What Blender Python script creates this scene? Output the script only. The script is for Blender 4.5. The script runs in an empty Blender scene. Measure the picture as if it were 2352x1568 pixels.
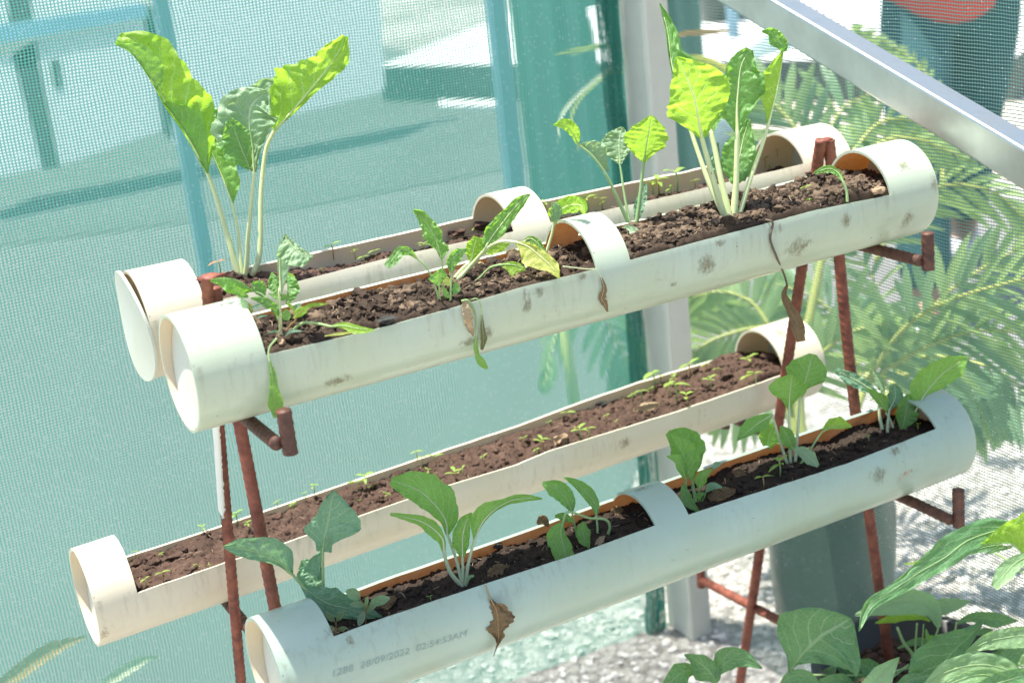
import bpy, bmesh, math, random
import numpy as np
from mathutils import Vector, Matrix, noise
random.seed(7)
S = bpy.context.scene
C = S.collection
# ---------------------------------------------------------------- camera
ROT = np.array([[0.8738179870716071, 0.23969026732584742, -0.4230729265970448],
                [-0.4750184713010783, 0.23483291053819888, -0.8480630613645103],
                [-0.10392101516493814, 0.9420202120323226, 0.31905852555552655]])
POS = np.array([-0.31374781, -1.30596143, 0.4366505])
FPX = 3510.43
cd = bpy.data.cameras.new('camera'); cam = bpy.data.objects.new('camera', cd); C.objects.link(cam)
M4 = Matrix([list(ROT[i]) + [POS[i]] for i in range(3)] + [[0, 0, 0, 1]])
cam.matrix_world = M4
cd.sensor_width = 36; cd.lens = 36 * FPX / 2352; cd.clip_start = .05; cd.clip_end = 400
cd.dof.use_dof = True; cd.dof.focus_distance = 1.56; cd.dof.aperture_fstop = 5.6
S.camera = cam
# ---------------------------------------------------------------- sky + sun
SUNV = Vector((-.15, .19, 1)).normalized()
el = math.asin(SUNV.z); az = math.atan2(SUNV.x, SUNV.y)
W = bpy.data.worlds.new('World'); S.world = W; W.use_nodes = True
wn = W.node_tree; wn.nodes.clear()
sky = wn.nodes.new('ShaderNodeTexSky'); sky.sky_type = 'NISHITA'; sky.sun_disc = False
sky.sun_elevation = el; sky.sun_rotation = az; sky.air_density = 1; sky.dust_density = 2; sky.ozone_density = 1
bg = wn.nodes.new('ShaderNodeBackground'); bg.inputs[1].default_value = .15
wo = wn.nodes.new('ShaderNodeOutputWorld')
wn.links.new(sky.outputs[0], bg.inputs[0]); wn.links.new(bg.outputs[0], wo.inputs[0])
sl = bpy.data.lights.new('sun', 'SUN'); sl.energy = 5; sl.angle = math.radians(.55); sl.color = (1, .96, .88)
so = bpy.data.objects.new('sun', sl); C.objects.link(so)
so.rotation_euler = SUNV.to_track_quat('Z', 'Y').to_euler()
S.view_settings.view_transform = 'Standard'; S.view_settings.look = 'None'
S.view_settings.exposure = 1.08; S.view_settings.gamma = 1
S.view_settings.use_curve_mapping = False
S.render.engine = 'CYCLES'
S.cycles.max_bounces = 12; S.cycles.transparent_max_bounces = 24; S.cycles.transmission_bounces = 8
S.cycles.diffuse_bounces = 5; S.cycles.sample_clamp_indirect = 8

# ---------------------------------------------------------------- helpers
GZ = -.854
FR = dict(O=(0, 0, 1.26531), A=(200, 0, 2.24), B=(1500, 0, 2.24), C=(2100, 0, 2.2397), D=(300, 650, 2.24), E=(1100, 500, 2.6133),
          F=(1900, 350, 2.6133), G=(1500, 900, 2.6133), H=(2076, 900, 2.6133), I=(0, 1384, 2.6133), J=(600, 1300, 2.6133),
          K=(1100, 1300, 2.6133), L=(1876, 1384, 2.138), M=(600, 780, 5.2275), N=(1100, 550, 3.92), Q=(2276, 1484, 3.1357),
          S=(1976, 1684, 4.704))
def px(fr, x, y):
    if fr == 'O': return np.array([x, y], float)
    a, b, k = FR[fr]
    return np.array([(a + x / k) / 1.26531, (b + y / k) / 1.26531])
def fscale(fr): return 1. if fr == 'O' else 1 / FR[fr][2] / 1.26531
def ray(u, v): return ROT @ np.array([(u - 1176) / FPX, -(v - 784) / FPX, -1.])
def P(u, v, t): return POS + ray(u, v) * t
def on(u, v, ax, val):
    r = ray(u, v); t = (val - POS[ax]) / r[ax]
    return POS + r * t, t
def tag(o, label=None, cat=None, group=None, kind=None):
    if label: o['label'] = label
    if cat: o['category'] = cat
    if group: o['group'] = group
    if kind: o['kind'] = kind
    return o
def empty(name, loc, label, cat, group=None):
    o = bpy.data.objects.new(name, None); C.objects.link(o); o.location = loc; o.empty_display_size = .02
    return tag(o, label, cat, group)
def mesh(name, V, F, mat, parent=None, smooth=True, uv=None, loc=None):
    me = bpy.data.meshes.new(name)
    V = np.asarray(V, float)
    org = np.array(loc if loc is not None else (V.mean(0) if parent is None else (0, 0, 0)), float)
    if parent is not None: org = np.array(parent.location)
    V = V - org
    F = np.asarray(F, dtype=np.int32) if not isinstance(F, list) else F
    if isinstance(F, np.ndarray):
        k = F.shape[1]; n = len(F)
        me.vertices.add(len(V)); me.vertices.foreach_set('co', V.ravel())
        me.loops.add(n * k); me.loops.foreach_set('vertex_index', F.ravel())
        me.polygons.add(n); me.polygons.foreach_set('loop_start', np.arange(0, n * k, k, dtype=np.int32))
        me.update(calc_edges=True)
    else:
        me.from_pydata([tuple(v) for v in V], [], F)
    if uv is not None:
        ul = me.uv_layers.new(name='uv'); uv = np.asarray(uv, float)
        li = np.zeros(len(me.loops), dtype=np.int32); me.loops.foreach_get('vertex_index', li)
        ul.data.foreach_set('uv', uv[li].ravel())
    me.polygons.foreach_set('use_smooth', [smooth] * len(me.polygons))
    mats = mat if isinstance(mat, (list, tuple)) else [mat]
    for m in mats: me.materials.append(m)
    me.validate(); me.update()
    o = bpy.data.objects.new(name, me); C.objects.link(o)
    if parent is None: o.location = org
    else: o.parent = parent
    return o
def grid(nu, nv):
    i, j = np.meshgrid(np.arange(nu - 1), np.arange(nv - 1), indexing='ij'); a = (i * nv + j).ravel()
    return np.stack([a, a + nv, a + nv + 1, a + 1], 1).astype(np.int32)
def spline(pts, n):
    p = np.asarray(pts, float)
    if len(p) == 2: return p[0] + (p[1] - p[0]) * np.linspace(0, 1, n)[:, None]
    q = np.vstack([2 * p[0] - p[1], p, 2 * p[-1] - p[-2]])
    seg = np.linalg.norm(np.diff(p, axis=0), axis=1); s = np.concatenate([[0], np.cumsum(seg)]); T = np.linspace(0, s[-1], n)
    out = []
    for t in T:
        i = min(np.searchsorted(s, t, side='right') - 1, len(seg) - 1); f = (t - s[i]) / max(seg[i], 1e-9)
        a, b, c, d = q[i:i + 4]
        out.append(.5 * (2 * b + (c - a) * f + (2 * a - 5 * b + 4 * c - d) * f * f + (3 * b - a - 3 * c + d) * f ** 3))
    return np.array(out)
def lerpw(w, n):
    w = np.atleast_1d(np.asarray(w, float)); x = np.linspace(0, len(w) - 1, n)
    if len(w) < 3: return np.interp(x, np.arange(len(w)), w)
    return spline(np.stack([np.arange(len(w)) * 1000., w], 1), n)[:, 1] if False else np.interp(x, np.arange(len(w)), w)
def smooth1(a, k=2):
    a = np.array(a, float)
    for _ in range(k):
        b = a.copy(); b[1:-1] = (a[:-2] + 2 * a[1:-1] + a[2:]) / 4; a = b
    return a
def tube_arr(path, rad, sides=8, cap=True, rib=None):
    path = np.asarray(path, float); n = len(path); rad = np.broadcast_to(rad, (n,))
    tg = np.gradient(path, axis=0); tg /= np.linalg.norm(tg, axis=1)[:, None] + 1e-12
    ref = np.array([0, 0, 1.]) if abs(tg[0][2]) < .9 else np.array([1., 0, 0])
    V = []; a = np.linspace(0, 2 * np.pi, sides, endpoint=False); u = np.cross(tg[0], ref); u /= np.linalg.norm(u); s = 0
    for i in range(n):
        u = u - tg[i] * (u @ tg[i]); u /= np.linalg.norm(u); w = np.cross(tg[i], u)
        if i: s += np.linalg.norm(path[i] - path[i - 1])
        r = rad[i] * np.ones(sides)
        if rib:
            ph = (s / rib[0] + a / np.pi * .35 * np.where(a < np.pi, 1, -1)) % 1
            r = r + rib[1] * np.exp(-((ph - .5) / .16) ** 2) + rib[1] * .8 * (np.exp(-((a - 0) / .25) ** 2) + np.exp(-((a - np.pi) / .25) ** 2) + np.exp(-((a - 2 * np.pi) / .25) ** 2))
        V.append(path[i] + (np.cos(a) * r)[:, None] * u + (np.sin(a) * r)[:, None] * w)
    V = np.vstack(V); F = []
    i, j = np.meshgrid(np.arange(n - 1), np.arange(sides), indexing='ij'); i = i.ravel(); j = j.ravel(); k = (j + 1) % sides
    F = [tuple(map(int, f)) for f in np.stack([i * sides + j, i * sides + k, (i + 1) * sides + k, (i + 1) * sides + j], 1)]
    if cap: F += [tuple(range(sides))[::-1], tuple(range((n - 1) * sides, n * sides))]
    return V, F
def tube(name, path, rad, mat, parent=None, sides=8, rib=None, smooth=True):
    V, F = tube_arr(path, rad, sides, True, rib); return mesh(name, V, F, mat, parent, smooth)
def join_parts(parts):
    V = []; F = []; o = 0
    for v, f in parts:
        V.append(v); F += [tuple(i + o for i in q) for q in f]; o += len(v)
    return np.vstack(V), F
def boxv(x0, x1, y0, y1, z0, z1):
    V = [(x, y, z) for x in (x0, x1) for y in (y0, y1) for z in (z0, z1)]
    return np.array(V), [(0, 1, 3, 2), (4, 6, 7, 5), (0, 4, 5, 1), (2, 3, 7, 6), (0, 2, 6, 4), (1, 5, 7, 3)]
def bevel(o, w, seg=2):
    m = o.modifiers.new('bevel', 'BEVEL'); m.width = w; m.segments = seg; m.limit_method = 'ANGLE'; return o

# ---------------------------------------------------------------- materials
class NT:
    def __init__(s, name):
        s.m = bpy.data.materials.new(name); s.m.use_nodes = True; s.t = s.m.node_tree; s.t.nodes.clear()
    def n(s, typ, ins=None, **kw):
        nd = s.t.nodes.new('ShaderNode' + typ)
        for k, v in kw.items(): setattr(nd, k, v)
        for k, v in (ins or {}).items():
            if hasattr(v, 'is_output') or isinstance(v, bpy.types.NodeSocket): s.t.links.new(v, nd.inputs[k])
            else: nd.inputs[k].default_value = v
        return nd.outputs[0]
    def math(s, op, a, b=0, c=0): return s.n('Math', {0: a, 1: b, 2: c}, operation=op)
    def mix(s, f, a, b):
        nd = s.t.nodes.new('ShaderNodeMix'); nd.data_type = 'RGBA'
        for i, v in ((0, f), (6, a), (7, b)):
            if isinstance(v, bpy.types.NodeSocket): s.t.links.new(v, nd.inputs[i])
            else: nd.inputs[i].default_value = v if i == 0 else (tuple(v) + (1,))[:4]
        return nd.outputs[2]
    def ramp(s, f, a, b): return s.n('MapRange', {0: f, 1: a, 2: b, 3: 0, 4: 1})
    def noise(s, co, sc, det=4, rough=.55, dist=0): return s.n('TexNoise', {'Vector': co, 'Scale': sc, 'Detail': det, 'Roughness': rough, 'Distortion': dist})
    def obj(s):
        nd = s.t.nodes.new('ShaderNodeTexCoord'); return nd.outputs['Object']
    def uv(s):
        nd = s.t.nodes.new('ShaderNodeUVMap'); nd.uv_map = 'uv'; return nd.outputs[0]
    def bump(s, h, st=.5, d=.001): return s.n('Bump', {'Height': h, 'Strength': st, 'Distance': d})
    def out(s, sh):
        o = s.t.nodes.new('ShaderNodeOutputMaterial'); s.t.links.new(sh, o.inputs[0]); return s.m
    def pbr(s, col, rough=.5, normal=None, **kw):
        d = {'Base Color': col if isinstance(col, bpy.types.NodeSocket) else (tuple(col) + (1,))[:4], 'Roughness': rough}
        if normal is not None: d['Normal'] = normal
        d.update(kw); return s.n('BsdfPrincipled', d)
def simple(name, col, rough=.6, var=.15, sc=30, bump=.3, metallic=0, bd=.001, spec=.5):
    t = NT(name); co = t.obj(); nz = t.noise(co, sc, 6)
    c = t.mix(nz, [x * (1 - var) for x in col], [min(1, x * (1 + var)) for x in col])
    return t.out(t.pbr(c, rough, t.bump(t.noise(co, sc * 4, 5), bump, bd), Metallic=metallic, **{'Specular IOR Level': spec}))

def pvc_mat(name, base, dirt=.5, shine=.3, rim=None):
    t = NT(name); co = t.obj()
    geo = t.t.nodes.new('ShaderNodeNewGeometry')
    n1 = t.noise(co, 9, 5, .6); n2 = t.noise(co, 60, 8, .7, .4); n3 = t.noise(co, 400, 3, .6)
    c = t.mix(t.ramp(n1, .3, .75), base, [base[0] * .93, base[1] * .9, base[2] * .8])
    m1 = t.math('MULTIPLY', t.ramp(n2, .66, .74), t.ramp(t.noise(co, 14, 3), .5, .66))
    c = t.mix(t.math('MULTIPLY', m1, dirt), c, (.16, .12, .06))
    sp = t.ramp(t.noise(co, 230, 2, .5), .755, .79)
    c = t.mix(t.math('MULTIPLY', sp, .75 * min(1, dirt * 1.5)), c, (.08, .06, .04))
    mp = t.n('Mapping', {'Vector': co, 'Scale': (6, 70, 70)})
    sc = t.ramp(t.noise(mp, 7, 4, .6), .7, .76)
    c = t.mix(t.math('MULTIPLY', sc, .16 * dirt), c, (.25, .2, .12))
    stz = t.ramp(t.noise(t.n('Mapping', {'Vector': co, 'Scale': (60, 60, 9)}), 2.2, 4, .6), .6, .78)
    c = t.mix(t.math('MULTIPLY', stz, .2 * dirt), c, (.32, .26, .15))
    if rim is not None:
        se = t.t.nodes.new('ShaderNodeSeparateXYZ'); t.t.links.new(co, se.inputs[0])
        hz = t.math('SUBTRACT', t.math('SUBTRACT', se.outputs[2], t.math('MULTIPLY', se.outputs[0], rim[1])), rim[0])
        rn = t.noise(t.n('Mapping', {'Vector': co, 'Scale': (90, 90, 14)}), 1.6, 5, .65)
        run = t.math('MULTIPLY', t.ramp(rn, .5, .72), t.math('MULTIPLY', t.ramp(hz, -.055, .002), t.math('LESS_THAN', hz, .004)))
        pat = t.ramp(t.noise(co, 11, 3), .38, .6)
        c = t.mix(t.math('MULTIPLY', t.math('MULTIPLY', run, pat), .42), c, (.20, .155, .09))
        low = t.math('MULTIPLY', t.ramp(hz, -.045, -.075), t.ramp(t.noise(co, 30, 5, .7), .42, .7))
        c = t.mix(t.math('MULTIPLY', low, .35), c, (.36, .30, .18))
    nb = t.bump(t.math('ADD', n3, t.math('MULTIPLY', n1, 3)), .12, .001)
    a = t.pbr(c, shine, nb, **{'Specular IOR Level': .45})
    tr = t.n('BsdfTranslucent', {'Color': (1, .82, .55, 1)})
    return t.out(t.n('MixShader', {0: .12, 1: a, 2: tr}))
M = {}
def inner_mat():
    t = NT('soil_stained_inner_pvc'); co = t.obj(); n1 = t.noise(co, 40, 6, .7)
    c = t.mix(t.ramp(n1, .4, .7), (.66, .54, .38), (.34, .2, .1)); a = t.pbr(c, .5)
    return t.out(t.n('MixShader', {0: .42, 1: a, 2: t.n('BsdfTranslucent', {'Color': (1, .42, .10, 1)})}))
M['inner'] = inner_mat()
M['innerc'] = None
M['pvc'] = pvc_mat('white_pvc', (.52, .61, .485), 1.0, .2, (.015, 0))  # mint tone of the shaded front mixed into the base colour
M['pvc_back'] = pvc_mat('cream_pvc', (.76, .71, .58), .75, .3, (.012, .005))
M['pvc_low'] = pvc_mat('pale_pvc', (.42, .55, .475), .7, .22, (.035, 0))  # base colour lowered and greened for the shade on this pipe
M['cap'] = pvc_mat('cap_pvc', (.68, .72, .64), 1.0, .4)
M['innerc'] = pvc_mat('cream_pvc_inside', (.74, .64, .48), 1.2, .4)
def soil_mat(name, a, b, light):
    t = NT(name); co = t.obj(); n1 = t.noise(co, 45, 8, .7); n2 = t.noise(co, 220, 6, .7); n3 = t.noise(co, 14, 3)
    c = t.mix(t.ramp(n1, .3, .7), a, b); c = t.mix(t.math('MULTIPLY', t.ramp(n2, .6, .75), .55), c, light)
    c = t.mix(t.math('MULTIPLY', t.ramp(n3, .45, .65), .35), c, [x * .45 for x in a])
    return t.out(t.pbr(c, .9, t.bump(t.math('ADD', n2, t.math('MULTIPLY', n1, 2)), .7, .0012), **{'Specular IOR Level': .25}))
M['soil_dark'] = soil_mat('dark_compost', (.024, .016, .010), (.07, .046, .03), (.18, .125, .085))
M['soil_dry'] = soil_mat('dry_soil', (.07, .048, .03), (.21, .15, .10), (.38, .30, .21))
M['soil_red'] = soil_mat('red_loam', (.035, .020, .014), (.12, .073, .052), (.26, .18, .135))
M['soil_wet'] = soil_mat('moist_compost', (.020, .014, .010), (.055, .038, .027), (.15, .11, .075))
def leaf_mat(name, col, trans, vein, rough=.38, tw=.42, vs=9, spots=.0):
    t = NT(name); uv = t.uv(); co = t.obj()
    sep = t.t.nodes.new('ShaderNodeSeparateXYZ'); t.t.links.new(uv, sep.inputs[0]); U, Vv = sep.outputs[0], sep.outputs[1]
    wob = t.math('MULTIPLY', t.math('SUBTRACT', t.noise(co, 60, 3), .5), .12)
    s = t.math('ABSOLUTE', t.math('SUBTRACT', t.math('MULTIPLY', U, 2), 1))
    mid = t.math('SUBTRACT', 1, t.ramp(s, .015, .06))
    q = t.math('MULTIPLY', t.math('ADD', t.math('SUBTRACT', Vv, t.math('MULTIPLY', s, .33)), wob), vs)
    q = t.math('ADD', q, t.math('MULTIPLY', t.math('GREATER_THAN', U, .5), .45))
    f = t.math('ABSOLUTE', t.math('SUBTRACT', t.math('FRACT', q), .5))
    side = t.math('MULTIPLY', t.math('SUBTRACT', 1, t.ramp(f, .02, .07)), t.ramp(s, 1, .55))
    ve = t.n('TexVoronoi', {'Vector': co, 'Scale': 230.}, feature='DISTANCE_TO_EDGE')
    net = t.math('MULTIPLY', t.math('SUBTRACT', 1, t.ramp(ve, .0, .12)), .35)
    vn = t.math('MINIMUM', t.math('ADD', t.math('ADD', mid, t.math('MULTIPLY', side, .75)), net), 1)
    nz = t.noise(co, 35, 5)
    c = t.mix(t.ramp(nz, .3, .7), [x * .9 for x in col], [x * 1.12 for x in col])
    tc = t.mix(t.ramp(nz, .3, .7), [x * .85 for x in trans], trans)
    c = t.mix(t.math('MULTIPLY', vn, .75), c, vein); tc = t.mix(t.math('MULTIPLY', vn, .4), tc, [min(1, v * 1.3) for v in vein])
    if spots:
        sp = t.ramp(t.noise(co, 120, 2), .74, .77); c = t.mix(sp, c, (.3, .16, .04)); tc = t.mix(sp, tc, (.25, .1, .02))
    h = t.math('SUBTRACT', t.math('MULTIPLY', t.noise(co, 130, 3), 1.2), t.math('MULTIPLY', vn, .6))
    nb = t.bump(h, .5, .0015)
    a = t.pbr(c, rough, nb, **{'Specular IOR Level': .45})
    tr = t.n('BsdfTranslucent', {'Color': tc, 'Normal': nb})
    return t.out(t.n('MixShader', {0: tw, 1: a, 2: tr}))
M['lime'] = leaf_mat('sunlit_chard_leaf', (.26, .42, .04), (.50, .84, .05), (.58, .75, .3), .42, .56, 7, 1)  # brighter copy of the chard leaf, sun glow put into its colours
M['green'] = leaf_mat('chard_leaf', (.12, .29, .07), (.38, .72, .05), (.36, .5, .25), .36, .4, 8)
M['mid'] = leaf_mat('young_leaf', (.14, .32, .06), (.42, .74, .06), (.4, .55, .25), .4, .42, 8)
M['kale'] = leaf_mat('kale_leaf', (.15, .29, .18), (.28, .55, .16), (.40, .55, .40), .42, .32, 6)
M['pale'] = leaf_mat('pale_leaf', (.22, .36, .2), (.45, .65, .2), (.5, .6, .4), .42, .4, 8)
M['egg'] = leaf_mat('broad_garden_leaf', (.085, .21, .095), (.30, .58, .07), (.33, .46, .27), .33, .32, 6)
M['eggl'] = leaf_mat('light_broad_leaf', (.27, .44, .22), (.45, .7, .18), (.40, .5, .30), .42, .35, 6)
M['yellow'] = leaf_mat('yellowing_leaf', (.42, .48, .10), (.75, .8, .12), (.7, .7, .3), .5, .5, 7)
M['seed'] = leaf_mat('seedling_leaf', (.26, .42, .07), (.6, .8, .1), (.5, .6, .2), .45, .45, 3)
M['redleaf'] = leaf_mat('reddish_seedling_leaf', (.5, .25, .12), (.8, .4, .15), (.6, .35, .2), .5, .45, 3)
M['dead'] = leaf_mat('dead_leaf', (.20, .13, .06), (.28, .16, .06), (.3, .2, .1), .75, .2, 6)
M['deadtan'] = leaf_mat('dry_tan_leaf', (.45, .34, .2), (.5, .33, .18), (.5, .4, .25), .7, .25, 6)
M['olive'] = leaf_mat('withered_leaf', (.12, .12, .05), (.2, .2, .05), (.2, .2, .1), .6, .2, 6)
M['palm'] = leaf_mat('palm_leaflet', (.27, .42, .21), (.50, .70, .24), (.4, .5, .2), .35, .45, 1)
M['palmg'] = leaf_mat('shaded_palm_leaflet', (.19, .33, .20), (.34, .54, .24), (.2, .3, .15), .3, .38, 1)  # darker copy of the palm leaflet, shade put into its colours
M['straw'] = leaf_mat('straw_leaf', (.68, .68, .45), (.7, .7, .4), (.7, .7, .5), .4, .3, 1)
M['orange'] = leaf_mat('dried_palm_leaflet', (.5, .32, .12), (.7, .45, .15), (.5, .3, .1), .5, .3, 1)
def stalk_mat(name, col, c2):
    t = NT(name); co = t.obj(); nz = t.noise(t.n('Mapping', {'Vector': co, 'Scale': (1, 1, .15)}), 300, 4)
    c = t.mix(nz, col, c2); sp = t.ramp(t.noise(co, 170, 2), .73, .76); c = t.mix(t.math('MULTIPLY', sp, .7), c, (.12, .08, .03))
    return t.out(t.pbr(c, .38, t.bump(nz, .3, .0005), **{'Subsurface Weight': .25, 'Subsurface Radius': (.004, .004, .001), 'Subsurface Scale': 1.0}))
M['stalk'] = stalk_mat('pale_leaf_stalk', (.50, .58, .26), (.62, .66, .38))
M['stalkg'] = stalk_mat('green_leaf_stalk', (.22, .36, .12), (.34, .45, .22))
M['stalkw'] = stalk_mat('white_leaf_stalk', (.40, .48, .28), (.50, .54, .36))
M['stalkr'] = stalk_mat('reddish_stem', (.38, .16, .1), (.3, .3, .1))
def rust(name, a, b):
    t = NT(name); co = t.obj(); n1 = t.noise(co, 70, 7, .65); n2 = t.noise(co, 500, 4)
    c = t.mix(t.ramp(n1, .35, .65), a, b); c = t.mix(t.math('MULTIPLY', t.ramp(n2, .62, .72), .5), c, (.05, .025, .02))
    return t.out(t.pbr(c, .55, t.bump(n2, .4, .0006), **{'Specular IOR Level': .35}))
M['rust'] = rust('red_oxide_paint', (.13, .035, .022), (.27, .085, .05))
M['rust2'] = rust('worn_red_oxide_paint', (.06, .028, .02), (.14, .06, .04))
def galv():
    t = NT('galvanised_steel'); co = t.obj(); v = t.n('TexVoronoi', {'Vector': co, 'Scale': 90.}); n = t.noise(co, 18, 5); n2 = t.noise(t.n('Mapping', {'Vector': co, 'Scale': (1, 1, .1)}), 120, 4)
    c = t.mix(v, (.60, .61, .60), (.63, .64, .63)); c = t.mix(t.math('MULTIPLY', t.ramp(n, .45, .7), .35), c, (.36, .35, .32))
    return t.out(t.pbr(c, t.math('ADD', .22, t.math('MULTIPLY', n, .2)), t.bump(n2, .15, .0008), Metallic=.95, **{'Specular IOR Level': .5}))
M['galv'] = galv()
M['galvp'] = simple('weathered_galvanised_post', (.60, .59, .52), .5, .1, 22, .2, metallic=.2)
def net_mat(name, pitch_u, pitch_v, du, dv, col, tr, spark=.3, wt=.55):
    t = NT(name); uv = t.uv(); sep = t.t.nodes.new('ShaderNodeSeparateXYZ'); t.t.links.new(uv, sep.inputs[0])
    nz = t.noise(uv, 9, 3); wob = t.math('MULTIPLY', t.math('SUBTRACT', nz, .5), .01)
    qu = t.math('DIVIDE', t.math('ADD', sep.outputs[0], wob), pitch_u); qv = t.math('DIVIDE', t.math('ADD', sep.outputs[1], wob), pitch_v)
    # knitted loops: weft yarn zig-zags between the warp chains
    zig = t.math('MULTIPLY', t.math('ABSOLUTE', t.math('SUBTRACT', t.math('FRACT', qu), .5)), .2)
    fu = t.math('ABSOLUTE', t.math('SUBTRACT', t.math('FRACT', qu), .5)); fv = t.math('ABSOLUTE', t.math('SUBTRACT', t.math('FRACT', t.math('ADD', qv, zig)), .5))
    m = t.math('MAXIMUM', t.math('LESS_THAN', fu, du / 2), t.math('LESS_THAN', fv, dv / 2))
    cell = t.n('Combine' + 'XYZ', {0: t.math('FLOOR', qu), 1: t.math('FLOOR', qv)})
    wh = t.n('TexWhiteNoise', {'Vector': cell})
    node = t.math('MULTIPLY', t.math('LESS_THAN', fu, .22), t.math('LESS_THAN', fv, .22))
    sp = t.math('MULTIPLY', node, t.math('GREATER_THAN', wh, 1 - spark))  # random nodes coloured near white as sun glints
    c = t.mix(t.math('MULTIPLY', wh, .3), col, [min(1, x * 1.4) for x in col]); c = t.mix(t.math('MULTIPLY', node, .85), c, [min(1, x * 1.6 + .18) for x in col]); c = t.mix(sp, c, (.8, .88, .84))
    a = t.pbr(c, .5, **{'Specular IOR Level': .35}); b = t.n('BsdfTranslucent', {'Color': tuple(tr) + (1,)})
    th = t.n('MixShader', {0: wt, 1: a, 2: b})
    return t.out(t.n('MixShader', {0: m, 1: t.n('BsdfTransparent', {}), 2: th}))
M['net'] = net_mat('green_shade_net', .0044, .0038, .42, .38, (.075, .265, .205), (.09, .335, .26), .08)
M['netr'] = net_mat('side_shade_net', .0040, .0040, .15, .30, (.09, .20, .16), (.11, .21, .165), .03)
M['netd'] = net_mat('folded_shade_net', .0030, .0030, .7, .5, (.02, .16, .12), (.03, .25, .18), .06)
M['nets'] = net_mat('pale_crumpled_net', .0036, .0036, .6, .5, (.40, .43, .34), (.3, .4, .3), .1)
def ground_mat():
    t = NT('gravel_and_dust'); co = t.obj()
    v = t.n('TexVoronoi', {'Vector': co, 'Scale': 55.}); v2 = t.n('TexVoronoi', {'Vector': co, 'Scale': 140.}); n = t.noise(co, 1.3, 6); n2 = t.noise(co, 30, 6, .7)
    c = t.mix(t.ramp(n2, .3, .7), (.42, .39, .34), (.78, .75, .68)); c = t.mix(t.math('MULTIPLY', t.ramp(n, .45, .62), .45), c, (.20, .19, .16)); c = t.mix(t.math('MULTIPLY', t.ramp(v, .42, .66), .5), c, (.09, .085, .07)); c = t.mix(t.math('MULTIPLY', t.ramp(n2, .56, .62), .4), c, (.2, .18, .15))
    return t.out(t.pbr(c, .9, t.bump(t.math('ADD', v, t.math('MULTIPLY', v2, .4)), .9, .012)))
M['ground'] = ground_mat()
M['conc'] = simple('grey_concrete', (.20, .195, .185), .85, .25, 4, .3, bd=.002)
M['pave'] = simple('pale_paving', (.52, .46, .38), .85, .1, 3, .2, bd=.002)
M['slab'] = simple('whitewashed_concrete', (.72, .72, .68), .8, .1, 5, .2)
M['moss'] = simple('damp_dark_ground', (.10, .115, .105), .8, .25, 2, .2, bd=.003)  # ground shade put into the colour; platform sides share it
M['bluesteel'] = simple('blue_painted_steel', (.20, .35, .46), .4, .15, 12, .1)
M['white'] = simple('white_painted_panel', (.78, .80, .80), .5, .06, 8, .1)
tw_ = NT('frosted_white_panel'); M['white'] = tw_.out(tw_.n('MixShader', {0: .6, 1: tw_.pbr((.85, .87, .87), .5), 2: tw_.n('BsdfTranslucent', {'Color': (.95, .97, .97, 1)})}))
M['darkboard'] = simple('dark_backing_board', (.04, .055, .055), .7, .2, 10, .2)
M['stone'] = simple('pale_gravel_stone', (.66, .63, .57), .85, .3, 25, .4)
M['bag'] = simple('black_plastic_grow_bag', (.035, .042, .04), .35, .3, 14, .5, bd=.004)
M['pot'] = simple('black_plastic_pot', (.03, .03, .03), .4, .2, 20, .1)
M['tarp'] = simple('grey_green_tarpaulin', (.24, .33, .32), .6, .3, 7, .6, bd=.02)
M['ink'] = simple('grey_ink', (.28, .37, .32), .6, .05)
M['redink'] = simple('red_ink', (.55, .25, .18), .6, .05)
M['trouser'] = simple('dark_teal_cloth', (.018, .085, .10), .85, .2, 30, .4)
M['shirt'] = simple('red_cloth', (.55, .07, .06), .8, .15, 30, .4)
M['skin'] = simple('skin', (.36, .19, .12), .5, .06)
M['shoe'] = simple('pale_shoe', (.55, .55, .58), .6, .1)
M['hair'] = simple('black_hair', (.015, .012, .01), .4, .2)
M['paint'] = simple('white_paint_streak', (.74, .76, .68), .5, .08, 60)
def stain_mat():
    t = NT('dried_mud'); uv = t.uv(); co = t.obj(); sep = t.t.nodes.new('ShaderNodeSeparateXYZ'); t.t.links.new(uv, sep.inputs[0])
    dx = t.math('SUBTRACT', sep.outputs[0], .5); dy = t.math('SUBTRACT', sep.outputs[1], .5)
    r = t.math('SQRT', t.math('ADD', t.math('MULTIPLY', dx, dx), t.math('MULTIPLY', dy, dy)))
    mp = t.n('Mapping', {'Vector': co, 'Rotation': (0, .75, 0), 'Scale': (1, 1, .22)})
    n = t.math('ADD', t.math('MULTIPLY', t.noise(mp, 420, 6, .7, .5), .55), t.math('MULTIPLY', t.noise(co, 120, 6, .7, .4), .45))
    f = t.math('MULTIPLY', t.ramp(t.math('SUBTRACT', n, t.math('MULTIPLY', t.math('POWER', r, 1.6), .9)), .36, .56), .55)
    c = t.mix(t.noise(co, 500, 4), (.13, .095, .04), (.30, .235, .12))
    return t.out(t.n('MixShader', {0: f, 1: t.n('BsdfTransparent', {}), 2: t.pbr(c, .95, t.bump(n, 1, .001))}))
M['stain'] = stain_mat()

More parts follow.
